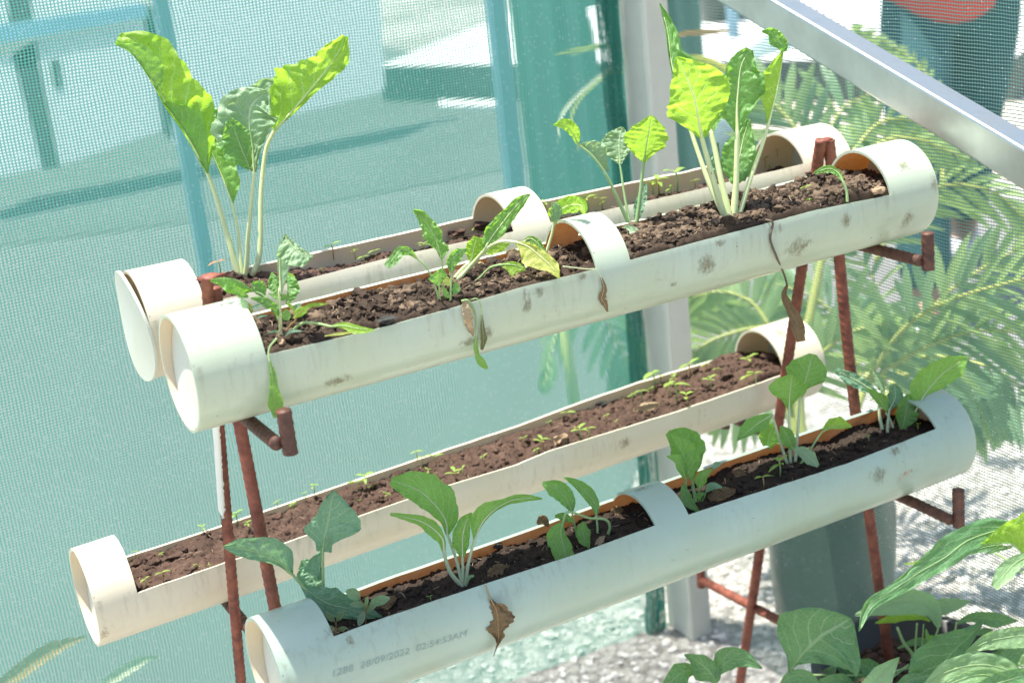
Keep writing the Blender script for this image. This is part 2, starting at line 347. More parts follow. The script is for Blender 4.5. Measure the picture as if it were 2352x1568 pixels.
# ---------------------------------------------------------------- setting
def flat(name, pts, z, mat, thick=0):
    V = [(p[0], p[1], z) for p in pts]
    o = mesh(name, V, [tuple(range(len(V)))], mat, None, False); return o
g = mesh('ground', [(-150, -60, GZ), (200, -60, GZ), (200, 250, GZ), (-150, 250, GZ)], [(0, 1, 2, 3)], M['ground'], None, False, loc=(0, 0, 0)); tag(g, kind='structure')
def gp(u, v): return on(u, v, 2, GZ)[0][:2]
q = [gp(1560, 330), gp(2460, 480), gp(2500, 925), gp(1560, 800)]
tag(flat('concrete_path', q, GZ + .004, M['conc']), kind='structure')
q = [gp(1530, 60), gp(2600, 60), gp(2600, 455), gp(1530, 300)]
tag(flat('pavement', q, GZ + .004, M['pave']), kind='structure')
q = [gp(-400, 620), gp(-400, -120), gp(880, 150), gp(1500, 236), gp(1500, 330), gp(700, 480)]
tag(flat('damp_ground', q, GZ + .008, M['moss']), kind='structure')  # dark patch laid where the ground reads as shaded
M['yard'] = simple('packed_grey_earth', (.135, .145, .135), .9, .18, 1.6, .2, bd=.004)  # colour kept dark to stand for shade over the left yard
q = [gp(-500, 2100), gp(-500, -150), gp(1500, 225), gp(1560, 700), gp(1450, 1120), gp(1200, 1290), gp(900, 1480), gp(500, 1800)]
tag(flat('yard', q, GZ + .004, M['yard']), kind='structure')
# raised whitewashed slab far behind the net
a = gp(880, 236); b = gp(1160, 236); h = .19
dirv = (b - a) / np.linalg.norm(b - a); nrm = np.array([-dirv[1], dirv[0]])
b = a + dirv * 3.2; c2 = b + nrm * 9; d2 = a + nrm * 9 - dirv * 1.5
V = [(*p, z) for z in (GZ, GZ + h) for p in (a, b, c2, d2)]
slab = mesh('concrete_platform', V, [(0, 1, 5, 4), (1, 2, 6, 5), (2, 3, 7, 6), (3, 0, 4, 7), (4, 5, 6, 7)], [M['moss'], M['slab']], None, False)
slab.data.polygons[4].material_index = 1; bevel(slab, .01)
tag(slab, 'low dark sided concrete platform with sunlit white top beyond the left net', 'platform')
# kerb strip lit in front of the platform
a1 = gp(1010, 243); b1 = gp(1165, 243); a2 = gp(1010, 258); b2 = gp(1165, 258)
V = [(*p, z) for z in (GZ, GZ + .03) for p in (a2, b2, b1, a1)]
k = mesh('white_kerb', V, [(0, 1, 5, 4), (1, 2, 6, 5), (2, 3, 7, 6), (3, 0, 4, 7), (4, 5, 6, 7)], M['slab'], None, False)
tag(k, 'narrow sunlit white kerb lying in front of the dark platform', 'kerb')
# loose gravel
def icos(sub=1):
    bm = bmesh.new(); bmesh.ops.create_icosphere(bm, subdivisions=sub, radius=1)
    v = np.array([x.co[:] for x in bm.verts]); f = np.array([[w.index for w in x.verts] for x in bm.faces]); bm.free(); return v, f
ICO1 = icos(1); ICO2 = icos(2); ICO3 = icos(3)
rng = np.random.default_rng(3)
def protos(base, n, amp, freq):
    out = []
    for i in range(n):
        v = base[0].copy(); o = rng.uniform(0, 50, 3)
        k = np.array([1 + amp * noise.fractal(Vector(p * freq + o), .8, 2.2, 4) for p in v])
        out.append(v * k[:, None])
    return out
PR1 = protos(ICO1, 10, .45, 1.2); PR2 = protos(ICO2, 14, .75, 1.9); PR3 = protos(ICO3, 10, .8, 1.7)
def scatter(name, pos, size, base, prs, mat, squash=.7, **kw):
    nv = len(base[0]); n = len(pos); V = np.zeros((n * nv, 3)); F = np.zeros((n * len(base[1]), 3), np.int32)
    for i in range(n):
        a = rng.uniform(0, 6.28, 3); R3 = np.array(Matrix.Rotation(a[0], 3, 'X') @ Matrix.Rotation(a[1], 3, 'Y') @ Matrix.Rotation(a[2], 3, 'Z'))
        s = size[i] * rng.uniform(.7, 1.25, 3)
        v = (prs[rng.integers(len(prs))] * s) @ R3.T; v[:, 2] *= squash
        V[i * nv:(i + 1) * nv] = v + pos[i]; F[i * len(base[1]):(i + 1) * len(base[1])] = base[1] + i * nv
    return mesh(name, V, F, mat, None, **kw)
n = 9000
xy = np.stack([rng.uniform(.96, 2.4, n), rng.uniform(-.9, 1.0, n)], 1); xy[:2200, 0] = rng.uniform(.45, .96, 2200); xy[:2200, 1] = rng.uniform(-.9, 1.0, 2200); xy[:600, 0] = rng.uniform(.1, .6, 600); xy[:600, 1] = rng.uniform(-.5, .62, 600)
pos = np.column_stack([xy, np.full(n, GZ + .002)])
gr = scatter('gravel', pos, rng.uniform(.003, .009, n), ICO1, PR1, M['stone'], .7, smooth=False); tag(gr, kind='stuff')

# ---------------------------------------------------------------- greenhouse frame: post and brace
PX0, PY0 = .884, .558
t = empty('steel_post', (PX0, PY0, GZ), 'upright galvanised square steel post between the two shade nets', 'post')
V, F = boxv(PX0, PX0 + .040, PY0, PY0 + .072, GZ, .75); o = mesh('tube', V, F, M['galvp'], t, False); bevel(o, .003)
# brace : in the side plane running down towards the viewer
bx = PX0 + .002
p1 = on(1640.7, 0, 0, bx)[0]; p2 = on(2352, 439.3, 0, bx)[0]; p3 = on(1779.7, 0, 0, bx)[0]; p4 = on(2352, 347.6, 0, bx)[0]
dl = (p2 - p1) / np.linalg.norm(p2 - p1); hgt = .5 * (abs(np.cross(p3 - p1, dl)[0]) + abs(np.cross(p4 - p1, dl)[0]))
up = np.cross(dl, [1, 0, 0]); up = up if up[2] > 0 else -up
s0 = p1 - dl * .13; s1 = p1 + dl * 1.5
V = [s + up * a * hgt + np.array([b * .034, 0, 0]) for s in (s0, s1) for a in (0, 1) for b in (0, 1)]
br = mesh('diagonal_brace', V, [(0, 1, 3, 2), (4, 6, 7, 5), (0, 4, 5, 1), (2, 3, 7, 6), (0, 2, 6, 4), (1, 5, 7, 3)], M['galv'], None, False)
bevel(br, .003); tag(br, 'pale galvanised brace slanting down to the right in front of the side net', 'brace')

# ---------------------------------------------------------------- nets
def net_sheet(name, fn, nu, nv, mat, size):
    U, Vv = np.meshgrid(np.linspace(0, 1, nu), np.linspace(0, 1, nv), indexing='ij')
    pts = np.array([fn(a, b) for a, b in zip(U.ravel(), Vv.ravel())])
    return mesh(name, pts, grid(nu, nv), mat, None, True, uv=np.stack([U.ravel() * size[0], Vv.ravel() * size[1]], 1))
def fn(a, b):
    x = -1.1 + a * (PX0 + 1.1); z = GZ - .0 + b * 1.6
    ed = max(0, (x - .70) / .18)
    y = PY0 + .078 + .010 * noise.noise(Vector((x * 2.2, z * 1.6, 0))) + .004 * noise.noise(Vector((x * 9, z * 3, 5))) + .010 * ed * math.sin(x * 90 + z * 5) * ed
    return (x, y, z)
o = net_sheet('shade_net', fn, 320, 90, M['net'], (PX0 + 1.1, 1.6)); tag(o, 'turquoise shade net stretched behind the rack left of the steel post', 'shade net')
def fn(a, b):
    y = PY0 + .07 - a * 1.9; z = GZ + b * 1.6
    x = PX0 + .050 + .008 * noise.noise(Vector((y * 2.5, z * 2, 9)))
    return (x, y, z)
o = net_sheet('shade_net', fn, 160, 90, M['netr'], (1.9, 1.6)); tag(o, 'fine side shade net right of the steel post with palm leaves behind', 'shade net')
def fn(a, b):
    z = GZ + b * 1.6; k = a * 2 - 1
    x = PX0 - .006 - a * .034 - .012 * noise.noise(Vector((0, 0, z * 4))) ; y = PY0 + .070 - .012 * abs(math.sin(a * 9 + z * 3)) - .006 * noise.noise(Vector((a * 6, 0, z * 14)))
    return (x, y, z)
o = net_sheet('net_selvage', fn, 30, 200, M['netd'], (.09, 1.6)); tag(o, 'dark green bunched net edge hanging beside the steel post', 'net edge')

# far curtain of net beyond the left net
CY_ = 2.35
ca = on(1172, 0, 1, CY_)[0]; cb = on(1450, 0, 1, CY_)[0]
def fn(a, b):
    x = ca[0] + a * .62; z = GZ + b * (1.15)
    y = CY_ + .02 * math.sin(a * 40) + .012 * math.sin(a * 95 + z * 2)
    return (x, y, z)
def curtain():
    nu, nv = 160, 40
    U, Vv = np.meshgrid(np.linspace(0, 1, nu), np.linspace(0, 1, nv), indexing='ij')
    pts = np.array([fn(a, b) for a, b in zip(U.ravel(), Vv.ravel())]); F = grid(nu, nv)
    cen = pts[F].mean(1); k = np.linalg.norm(cen, axis=1) > 0
    # a slit where the sunlit ground shows
    q = (cen - POS) @ ROT; uu = 1176 + FPX * q[:, 0] / -q[:, 2]; vv = 784 - FPX * q[:, 1] / -q[:, 2]
    k = ~((np.abs(uu - (1362 + vv * .19)) < 16) & (vv > 25) & (vv < 185))
    return mesh('net_curtain', pts, F[k], M['curt'], None, True, uv=np.stack([U.ravel() * .62, Vv.ravel() * 1.15], 1))
t_ = NT('double_green_net'); co = t_.obj(); cc = t_.mix(t_.noise(t_.n('Mapping', {'Vector': co, 'Scale': (60, 1, 1)}), 3, 4), (.16, .28, .24), (.26, .40, .34))
M['curt'] = t_.out(t_.n('MixShader', {0: .3, 1: t_.pbr(cc, .8), 2: t_.n('BsdfTranslucent', {'Color': (.12, .32, .26, 1)})}))
tag(curtain(), 'dark green hanging net curtain with a slit behind the left net by the post', 'curtain')

# blue posts and the white-panelled board
def bluepost(u0, v0, w, y, label):
    p = on(u0, v0, 1, y)[0]
    V, F = boxv(p[0], p[0] + w, y, y + w, GZ, .9); o = mesh('blue_post', V, F, M['bluesteel'], None, False); bevel(o, .004); tag(o, label, 'post', 'blue posts beyond the net')
bluepost(1150, 200, .055, 3.2, 'blue steel post between the sunlit platform and the dark net curtain')
YB = 4.9
t = empty('panel_board', (*on(200, 300, 1, YB)[0][:2], GZ), 'white panelled board in a blue steel frame behind the left net', 'board')
TB_ = math.tan(math.radians(28))
def wallp(u, v, y):
    r = ray(u, v); t_ = (y - TB_ * GZ - POS[1] + TB_ * POS[2]) / (r[1] - TB_ * r[2]); return POS + r * t_
def wallq(pts, y): return [wallp(u, v, y) for u, v in pts]
def slabq(name, pts, y, th, mat, par):
    A = wallq(pts, y); B = [p + np.array([0, th, 0]) for p in A]; n = len(A)
    F = [tuple(range(n))[::-1], tuple(range(n, 2 * n))] + [(i, (i + 1) % n, (i + 1) % n + n, i + n) for i in range(n)]
    return mesh(name, A + B, F, mat, par, False)
slabq('panel', [(-160, 150), (28, 128), (98, 385), (-100, 430)], YB, .02, M['white'], t)
slabq('panel', [(81, 94), (330, 56), (375, 300), (138, 381)], YB, .02, M['white'], t)
slabq('panel', [(60, -80), (318, -120), (322, 16), (78, 52)], YB, .02, M['white'], t)
slabq('panel', [(-160, -40), (10, -60), (24, 60), (-140, 90)], YB, .02, M['white'], t)
slabq('panel', [(370, -120), (862, -160), (885, 195), (876, 212), (700, 258), (400, 330)], YB, .02, M['white'], t)
slabq('handle_slot', [(117, 140), (136, 137), (142, 200), (126, 203)], YB - .012, .010, M['darkboard'], t)
for q_ in ([(26, 128), (83, 94), (140, 385), (98, 390)], [(8, -70), (62, -80), (80, 54), (22, 62)], [(330, 20), (372, 10), (404, 330), (376, 306)]): slabq('mullion', q_, YB + .01, .02, M['darkboard'], t)
slabq('rail', [(-170, 84), (335, 10), (340, 42), (-165, 128)], YB - .03, .04, M['bluesteel'], t)
slabq('rail', [(-170, -170), (905, -172), (905, -140), (-170, -130)], YB - .03, .04, M['bluesteel'], t)
bluepost(468, 640, .045, 3.38, 'blue steel post rising in front of the white panelled board')
slabq('upright', [(-170, -170), (-140, -170), (-95, 440), (-125, 440)], YB - .03, .04, M['bluesteel'], t)

# dark barrel, blue pole, tarpaulin seen through the side net
p = on(1665, 128, 2, GZ)[0]
def lathe(prof, n=32):
    a = np.linspace(0, 2 * np.pi, n, endpoint=False); V = np.array([[r * np.cos(x), r * np.sin(x), z] for r, z in prof for x in a])
    F = [(i * n + j, i * n + (j + 1) % n, (i + 1) * n + (j + 1) % n, (i + 1) * n + j) for i in range(len(prof) - 1) for j in range(n)]
    return V, F
V, F = lathe([(.001, .005), (.10, 0), (.13, .3), (.14, .31), (.14, .34), (.125, .34), (.12, .2), (.001, .2)])
o = mesh('barrel', V * [1.0, 1, 1.5] + p, F, M['bag']); tag(o, 'dark round barrel standing on the pale paving behind the side net', 'barrel')
pp = on(1690, 175, 2, GZ)[0]
o = tube('blue_pole', [pp, pp + [0, 0, 1.3]], .03, M['bluesteel'], sides=16); tag(o, 'thin blue pole standing in front of the dark barrel', 'pole')
ps = [on(1560, 430, 2, GZ)[0] + [0, 0, .06], on(1700, 250, 2, GZ)[0] + [0, 0, .08], on(1800, 200, 2, GZ)[0] + [0, 0, .08], on(1900, 190, 2, GZ)[0] + [0, 0, .07]]
pth = spline(ps, 40); V, F = tube_arr(pth, .12 + .03 * np.sin(np.linspace(0, 9, 40)), 20)
V = V + np.array([[.03 * noise.noise(Vector(v * 6)), .03 * noise.noise(Vector(v * 6 + 9)), .04 * noise.noise(Vector(v * 7 + 20))] for v in V]); V[:, 2] = np.maximum(V[:, 2], GZ + .006)
o = mesh('rolled_tarpaulin', V, F, M['tarp']); tag(o, 'grey green tarpaulin rolled up on the ground behind the side net', 'tarpaulin')

# ---------------------------------------------------------------- pipes
PIPE = {'UF': ((0, 0), (0, 0)), 'UB': ((.153664, .008621), (.005698, -.013155)), 'LB': ((.249307, -.30056), (.005982, .021797)), 'LF': ((-.031216, -.302182), (.01752, -.006254))}
R = .055; TH = .003
CUT = dict(
 UF=dict(x=(0, .856), op=[(.067, .413), (.452, .789)], near=[(.067, 74.6), (.171, 76.9), (.247, 76), (.33, 73), (.413, 74), (.522, 73.2), (.686, 71.6), (.789, 76.1)], far=[(.1, 64), (.223, 63.8), (.507, 64.9), (.6, 66.5), (.766, 63.1)]),
 UB=dict(x=(.0055, .873), op=[(.063, .408), (.453, .802)], near=[(.1, 67), (.157, 66.4), (.271, 63), (.4, 65.6), (.46, 64.7), (.633, 65.4), (.803, 63)], far=[(.2, 67.6), (.398, 67.4), (.497, 65.8), (.66, 67.2), (.70, 69), (.8, 65.8)]),
 LB=dict(x=(-.085, .893), op=[(-.039, .826)], near=[(-.039, 78.5), (.058, 78.4), (.123, 79.3), (.223, 77.3), (.332, 76.6), (.424, 80), (.47, 76.5), (.655, 82), (.826, 81)], far=[(-.026, 83.6), (.088, 84.5), (.136, 83.4), (.31, 81.6), (.483, 80.8), (.58, 76), (.669, 74.5), (.812, 79.7)]),
 LF=dict(x=(.0224, .894), op=[(.082, .448), (.49, .842)], near=[(.082, 48.4), (.135, 47.6), (.246, 49.2), (.346, 51.6), (.448, 50.8), (.523, 52.6), (.704, 57.2), (.842, 53.6)], far=[(.146, 58), (.166, 56), (.34, 54.5), (.443, 49.5), (.579, 47), (.74, 43.4), (.842, 44)]))
def paxis(n, x):
    (y, z), (sy, sz) = PIPE[n]; return np.array([x, y + sy * x, z + sz * x])
def onpipe(n, x, deg, r=R):
    a = math.radians(deg); c = paxis(n, x); return c + np.array([0, -r * math.sin(a), r * math.cos(a)])
def hitpipe(n, u, v, r=R):
    (y, z), (sy, sz) = PIPE[n]; rr = ray(u, v); by = rr[1] - sy * rr[0]; bz = rr[2] - sz * rr[0]
    cy = POS[1] - y - sy * POS[0]; cz = POS[2] - z - sz * POS[0]; A = by * by + bz * bz; B = 2 * (by * cy + bz * cz); Cc = cy * cy + cz * cz - r * r
    D = max(0, B * B - 4 * A * Cc); tt = (-B - math.sqrt(D)) / 2 / A
    return POS[0] + rr[0] * tt, math.degrees(math.atan2(-(cy + by * tt), cz + bz * tt)), tt
def pipe_mesh(n, mat, parent):
    c = CUT[n]; x0, x1 = c['x']
    xs = set(np.arange(x0, x1, .006)); xs |= {x0, x1}
    cuts = [q for op in c['op'] for q in op]
    xs = np.array(sorted(q for q in xs if all(abs(q - k) > .003 for k in cuts)) + cuts); xs.sort()
    NA = 26
    nf = lambda x: np.interp(x, *zip(*c['near'])) + .5 * noise.noise(Vector((x * 40, 1, hash(n) % 7 * 0 + ord(n[0])))) + .25 * noise.noise(Vector((x * 160, 4, 2)))
    ff = lambda x: np.interp(x, *zip(*c['far'])) + .5 * noise.noise(Vector((x * 40, 7, 3)))
    V = []; angs = []
    for x in xs:
        a, b = nf(x), -ff(x)      # near positive, far negative
        # order: from far edge over the top to near edge (open part) then round the bottom
        tp = np.linspace(b, a, NA); bt = np.linspace(a, 360 + b, 60)[1:-1]
        al = np.concatenate([tp, bt])
        wob = .0006 * noise.noise(Vector((x * 6, 3, ord(n[1]))))
        for g_ in al: V.append(onpipe(n, x, g_, R + wob))
    K = NA + 58; V = np.array(V); F = []
    for i in range(len(xs) - 1):
        xm = (xs[i] + xs[i + 1]) / 2; opn = any(a < xm < b for a, b in c['op'])
        for j in range(K):
            if opn and j < NA - 1: continue
            F.append((i * K + j, i * K + (j + 1) % K, (i + 1) * K + (j + 1) % K, (i + 1) * K + j))
    F = np.array(F, np.int32)
    used = np.unique(F); mp = -np.ones(len(V), int); mp[used] = np.arange(len(used))
    o = mesh('pipe_shell', V[used], mp[F].astype(np.int32), [mat, M['inner'] if n in ('UF', 'LF') else M['innerc'], mat, M['innerc']], parent)
    cx = o.data
    for pl_ in cx.polygons:
        if pl_.center.x < .026: pl_.material_index = 2
    s = o.modifiers.new('wall', 'SOLIDIFY'); s.thickness = TH; s.offset = -1; s.use_rim = True; s.material_offset = 1
    e = o.modifiers.new('edges', 'EDGE_SPLIT'); e.split_angle = math.radians(50)
    return o
def disc(n, x, r, mat, parent, tilt=0, name='end_cap', th=.003, bend=0, dx=0):
    cc = paxis(n, x); V = []; nr, na = 6, 48
    for side in (0, 1):
        for i in range(nr + 1):
            for j in range(na):
                a = 2 * math.pi * j / na; rr = r * i / nr; yy = rr * math.cos(a); zz = rr * math.sin(a)
                V.append(cc + np.array([side * th + tilt * zz + dx * yy + bend * (rr / r) ** 2 * math.sin(2 * a + 1), yy, zz]))
    F = []; o1 = (nr + 1) * na
    for i in range(nr):
        for j in range(na):
            k = (j + 1) % na
            F.append((i * na + j, (i + 1) * na + j, (i + 1) * na + k, i * na + k)); F.append((o1 + i * na + j, o1 + i * na + k, o1 + (i + 1) * na + k, o1 + (i + 1) * na + j))
    for j in range(na):
        k = (j + 1) % na; F.append((nr * na + j, o1 + nr * na + j, o1 + nr * na + k, nr * na + k))
    o = mesh(name, V, F, mat, parent); e = o.modifiers.new('edges', 'EDGE_SPLIT'); e.split_angle = math.radians(50); return o
LAB = dict(UF='white pipe planter at the front of the top tier with mud smears', UB='cream pipe planter at the back of the top tier, tall chard at its left end',
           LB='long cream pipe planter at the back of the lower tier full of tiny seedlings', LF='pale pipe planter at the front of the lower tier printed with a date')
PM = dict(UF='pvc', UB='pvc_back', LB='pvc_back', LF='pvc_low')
PP = {}
for n in ('UF', 'UB', 'LB', 'LF'):
    x0, x1 = CUT[n]['x']
    t = empty('pipe_planter', tuple(paxis(n, x0)), LAB[n], 'pipe planter', 'pipe planters on the rack'); PP[n] = t
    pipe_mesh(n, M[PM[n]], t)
    if n == 'UB': disc(n, x0 - .0045, .0565, M['cap'], t, tilt=-.04, bend=.0025)
    else: disc(n, x0 + {'UF': .007, 'LB': .011, 'LF': .013}[n], R - TH - .0008, M['cap'], t, tilt=.09, dx=.05)
    disc(n, x1 - (.012), R - TH - .0006, M['cap'], t)
# mud stains on the pipes
def stain(n, fr, x, y, w, h):
    u, v = px(fr, x, y); xx, dg, tt = hitpipe(n, u, v); k = fscale(fr) * tt / FPX; w *= k * 1.5; hh = math.degrees(h * k / R) * 1.3
    nu, nv = 8, 8; V = []; UV = []
    for i in range(nu):
        for j in range(nv):
            V.append(onpipe(n, xx + (i / 7 - .5) * w, dg + (j / 7 - .5) * hh, R + .0007)); UV.append((i / 7, j / 7))
    mesh('mud_stain', V, grid(nu, nv), M['stain'], PP[n], uv=UV)
for a in [('UF', 'E', 1125, 985, 100, 230), ('UF', 'E', 1215, 915, 110, 110), ('UF', 'E', 700, 1280, 190, 130), ('UF', 'E', 835, 1220, 90, 170), ('UF', 'E', 1550, 790, 100, 80),
          ('UF', 'F', 410, 1090, 190, 230), ('UF', 'F', 1460, 760, 110, 160), ('UF', 'F', 1100, 960, 300, 230), ('UF', 'F', 1920, 760, 140, 160), ('UF', 'F', 2130, 480, 90, 190),
          ('UF', 'F', 1730, 260, 110, 90), ('UF', 'F', 1890, 340, 110, 150), ('UF', 'D', 1530, 1020, 220, 110), ('UF', 'F', 960, 820, 40, 110), ('UB', 'F', 1140, 110, 210, 60),
          ('LB', 'G', 2000, 170, 120, 180), ('LB', 'G', 820, 1010, 130, 110), ('LB', 'I', 790, 1190, 80, 150), ('LF', 'K', 2010, 310, 220, 110), ('LF', 'H', 1240, 1260, 180, 190), ('LF', 'J', 960, 1400, 170, 120), ('LF', 'J', 1095, 1470, 70, 110),
          ('LF', 'H', 1370, 1070, 110, 90), ('UF', 'E', 2240, 850, 90, 60), ('UF', 'F', 500, 930, 110, 70)]: stain(*a)
# printed date on the lower front pipe and red tally marks
def wraptext(n, s, fr, x, y, x2, y2, sizepx, mat, name):
    cu = bpy.data.curves.new('print', 'FONT'); cu.body = s; cu.size = 1; cu.shear = .25; cu.resolution_u = 3
    to = bpy.data.objects.new('print', cu); C.objects.link(to); bpy.context.view_layer.update()
    me = bpy.data.meshes.new_from_object(to.evaluated_get(bpy.context.evaluated_depsgraph_get()))
    bpy.data.objects.remove(to)
    bm = bmesh.new(); bm.from_mesh(me); bmesh.ops.subdivide_edges(bm, edges=[e for e in bm.edges if e.calc_length() > .25], cuts=1)
    bmesh.ops.triangulate(bm, faces=bm.faces)
    v = np.array([q.co[:] for q in bm.verts]); f = [tuple(w.index for w in q.verts) for q in bm.faces]; bm.free(); bpy.data.meshes.remove(me)
    xa, da, ta = hitpipe(n, *px(fr, x, y)); xb, db, tb = hitpipe(n, *px(fr, x2, y2))
    L = v[:, 0].max(); k = (xb - xa) / L; hh = sizepx * fscale(fr) * ta / FPX
    V = [onpipe(n, xa + p[0] * k, da + (db - da) * p[0] / L - math.degrees(p[1] * hh / R), R + .0006) for p in v]
    return mesh(name, V, f, mat, PP[n], False)
wraptext('LF', '1288  28/09/2022  02:54:53AM', 'J', 945, 1745, 1985, 1425, 75, M['ink'], 'printed_date')
wraptext('LF', '| | M l +', 'H', 1390, 1300, 1505, 1235, 66, M['redink'], 'tally_mark')

# ---------------------------------------------------------------- soil
SZ = dict(UF=.017, UB=.000, LB=.001, LF=.018)
SM = dict(UF='soil_dark', UB='soil_red', LB='soil_red', LF='soil_wet')
def soil_h(n, x, y):
    b = SZ[n]
    if n == 'UF': b += .006 * math.exp(-((x - .62) / .14) ** 2) + .004 * math.exp(-((x - .78) / .05) ** 2)
    if n == 'UB': b += .019 * math.exp(-((x - .10) / .09) ** 2) - .004 * math.exp(-((x - .6) / .1) ** 2) 
    if n == 'LB': b += .014 * math.exp(-((x - .80) / .07) ** 2) + .003 * math.exp(-((x - .1) / .12) ** 2)
    if n == 'LF': b += .007 * math.exp(-((x - .64) / .06) ** 2) + .004 * math.exp(-((x - .42) / .05) ** 2)
    p = Vector((x * 22, y * 22, ord(n[0]) + ord(n[1])))
    return b + .0055 * noise.fractal(p, .8, 2.1, 3) + .0032 * noise.fractal(p * 6, .7, 2.2, 3) + .0016 * noise.noise(p * 17) + (.0008 * noise.noise(p * 40)) - .10 * max(0, abs(y) - .036)
RI = R - TH - .0006
def make_soil(n):
    c = CUT[n]; xa, xb = c['op'][0][0] - .03, c['op'][-1][1] + .035
    nx = int((xb - xa) / .0013); ny = 76; V = np.zeros((nx * ny, 3)); k = 0; yw = RI * .9999
    for x in np.linspace(xa, xb, nx):
        ax = paxis(n, x)
        for yy in np.linspace(-yw, yw, ny):
            V[k] = ax + np.array([0, yy, min(soil_h(n, x, yy), math.sqrt(max(1e-9, RI * RI - yy * yy)))]); k += 1
    o = mesh('potting_soil', V, grid(nx, ny), M[SM[n]]); tag(o, kind='stuff')
    # clods and crumbs
    N = dict(UF=2300, UB=1300, LB=1500, LF=1500)[n]; pos = []; sz = []
    for _ in range(N):
        x = rng.uniform(xa + .01, xb - .01); y = rng.uniform(-.042, .042); s = .0008 + .0042 * rng.random() ** 5 * (1.4 if n == 'UF' else 1)
        pos.append(paxis(n, x) + np.array([0, y, soil_h(n, x, y) + s * .15])); sz.append(s)
    o = scatter('soil_crumbs', np.array(pos), np.array(sz), ICO2 if n == 'UF' else ICO1, PR2 if n == 'UF' else PR1, M[SM[n] if n != 'UF' else 'soil_dark'], .8, smooth=False); tag(o, kind='stuff')
    if n == 'UF':
        pos = []; sz = []
        for _ in range(1100):
            x = rng.uniform(.46, .80); y = rng.uniform(-.043, .042); s = .0010 + .0050 * rng.random() ** 4
            pos.append(paxis(n, x) + np.array([0, y, soil_h(n, x, y) + s * .3])); sz.append(s)
        o = scatter('dry_soil_clods', np.array(pos), np.array(sz), ICO2, PR2, M['soil_dry'], .8, smooth=False); tag(o, kind='stuff')
    pos = []; sz = []
    for _ in range(dict(UF=170, UB=50, LB=60, LF=60)[n]):
        x = rng.uniform(xa + .03, xb - .03); y = rng.uniform(-.039, .039); q_ = .0035 + .0050 * rng.random() ** 2 * (1.2 if n == 'UF' else .8)
        pos.append(paxis(n, x) + np.array([0, y, soil_h(n, x, y) - q_ * .1])); sz.append(q_)
    o = scatter('soil_clods', np.array(pos), np.array(sz), ICO3, PR3, M['soil_dry' if n == 'UF' else SM[n]], .85); tag(o, kind='stuff')
    # straw / root fibres and bark flakes
    parts = []
    for _ in range(dict(UF=150, UB=50, LB=60, LF=90)[n]):
        x = rng.uniform(xa + .03, xb - .03); y = rng.uniform(-.042, .042); p = paxis(n, x) + np.array([0, y, soil_h(n, x, y) + .0015]); a = rng.uniform(0, 6.28); L = rng.uniform(.004, .014)
        d = np.array([math.cos(a), math.sin(a), rng.uniform(-.1, .3)]) * L; e = rng.normal(0, .0015, 3)
        parts.append(tube_arr(spline([p - d * .5, p + e, p + d * .5], 5), .00035, 4))
    V, F = join_parts(parts); tag(mesh('root_fibres', V, F, M['fibre']), kind='stuff')
M['fibre'] = simple('dry_root_fibre', (.34, .25, .16), .8, .3, 80)
for n in PIPE: make_soil(n)
def soilpt(n, fr, x, y):
    u, v = px(fr, x, y); z = PIPE[n][0][1] + PIPE[n][1][1] * .4 + SZ[n]
    for _ in range(4):
        p, t = on(u, v, 2, z); ax = paxis(n, p[0]); z = ax[2] + soil_h(n, p[0], float(np.clip(p[1] - ax[1], -.045, .045)))
    p, t = on(u, v, 2, z)
    ax = paxis(n, p[0])
    if p[1] - ax[1] < -.047: t = hitpipe(n, u, v, R + .001)[2]; p = P(u, v, t)
    if p[1] - ax[1] > .05: p, t = on(u, v, 1, ax[1] + .045)
    return p, t

# loose lumps worth naming
def lump(n, fr, x, y, w, h, mat, label, cat='clod', name='soil_clod'):
    p, t = soilpt(n, fr, x, y); k = fscale(fr) * t / FPX; r = w * k / 2
    v = PR2[rng.integers(12)] * [r, r * .8, h * k / 2]; o = mesh(name, v + p + [0, 0, r * .25], ICO2[1].astype(np.int32), mat, None, False)
    tag(o, label, cat)
M['tanclod'] = soil_mat('tan_clay_clod', (.30, .2, .12), (.42, .3, .19), (.5, .38, .26))
M['greystone'] = simple('grey_pebble', (.05, .05, .045), .95, .3, 60, spec=.1)
lump('LB', 'G', 345, 1000, 110, 100, M['tanclod'], 'round tan clay clod among seedlings in the lower back planter')
lump('UF', 'D', 1850, 640, 130, 50, M['greystone'], 'flat dark grey pebble beside the near rim of the top front planter', 'pebble', 'pebble')
lump('UF', 'F', 1700, 545, 110, 60, M['tanclod'], 'dry tan clod under the right hood of the top front planter')
lump('LB', 'G', 1600, 520, 130, 100, M['soil_red'], 'large reddish clod near the right hood of the lower back planter')
lump('LB', 'G', 1920, 380, 120, 90, M['soil_red'], 'dark red crumbly clod just inside the lower back hood')
lump('LB', 'I', 1320, 630, 170, 100, M['soil_red'], 'dark raised clod near the left hood of the lower back planter')
lump('UB', 'N', 900, 520, 200, 90, M['soil_red'], 'brown crumbly clod left of the bridge in the top back planter')
lump('UB', 'N', 1170, 440, 200, 90, M['soil_red'], 'brown clod under the bridge of the top back planter')
lump('LF', 'K', 905, 750, 80, 60, M['greystone'], 'small grey brown stone beside the chard in the lower front planter', 'stone', 'stone')
lump('UF', 'M', 1140, 1140, 110, 120, M['tanclod'], 'small ochre clod at the foot of the crinkled chard')
lump('LB', 'G', 650, 740, 90, 70, M['greystone'], 'grey brown stone near the far rim of the lower back planter', 'stone', 'stone')
lump('UF', 'F', 730, 600, 110, 120, M['soil_dry'], 'tall dry clod right of the big chard in the top front planter')

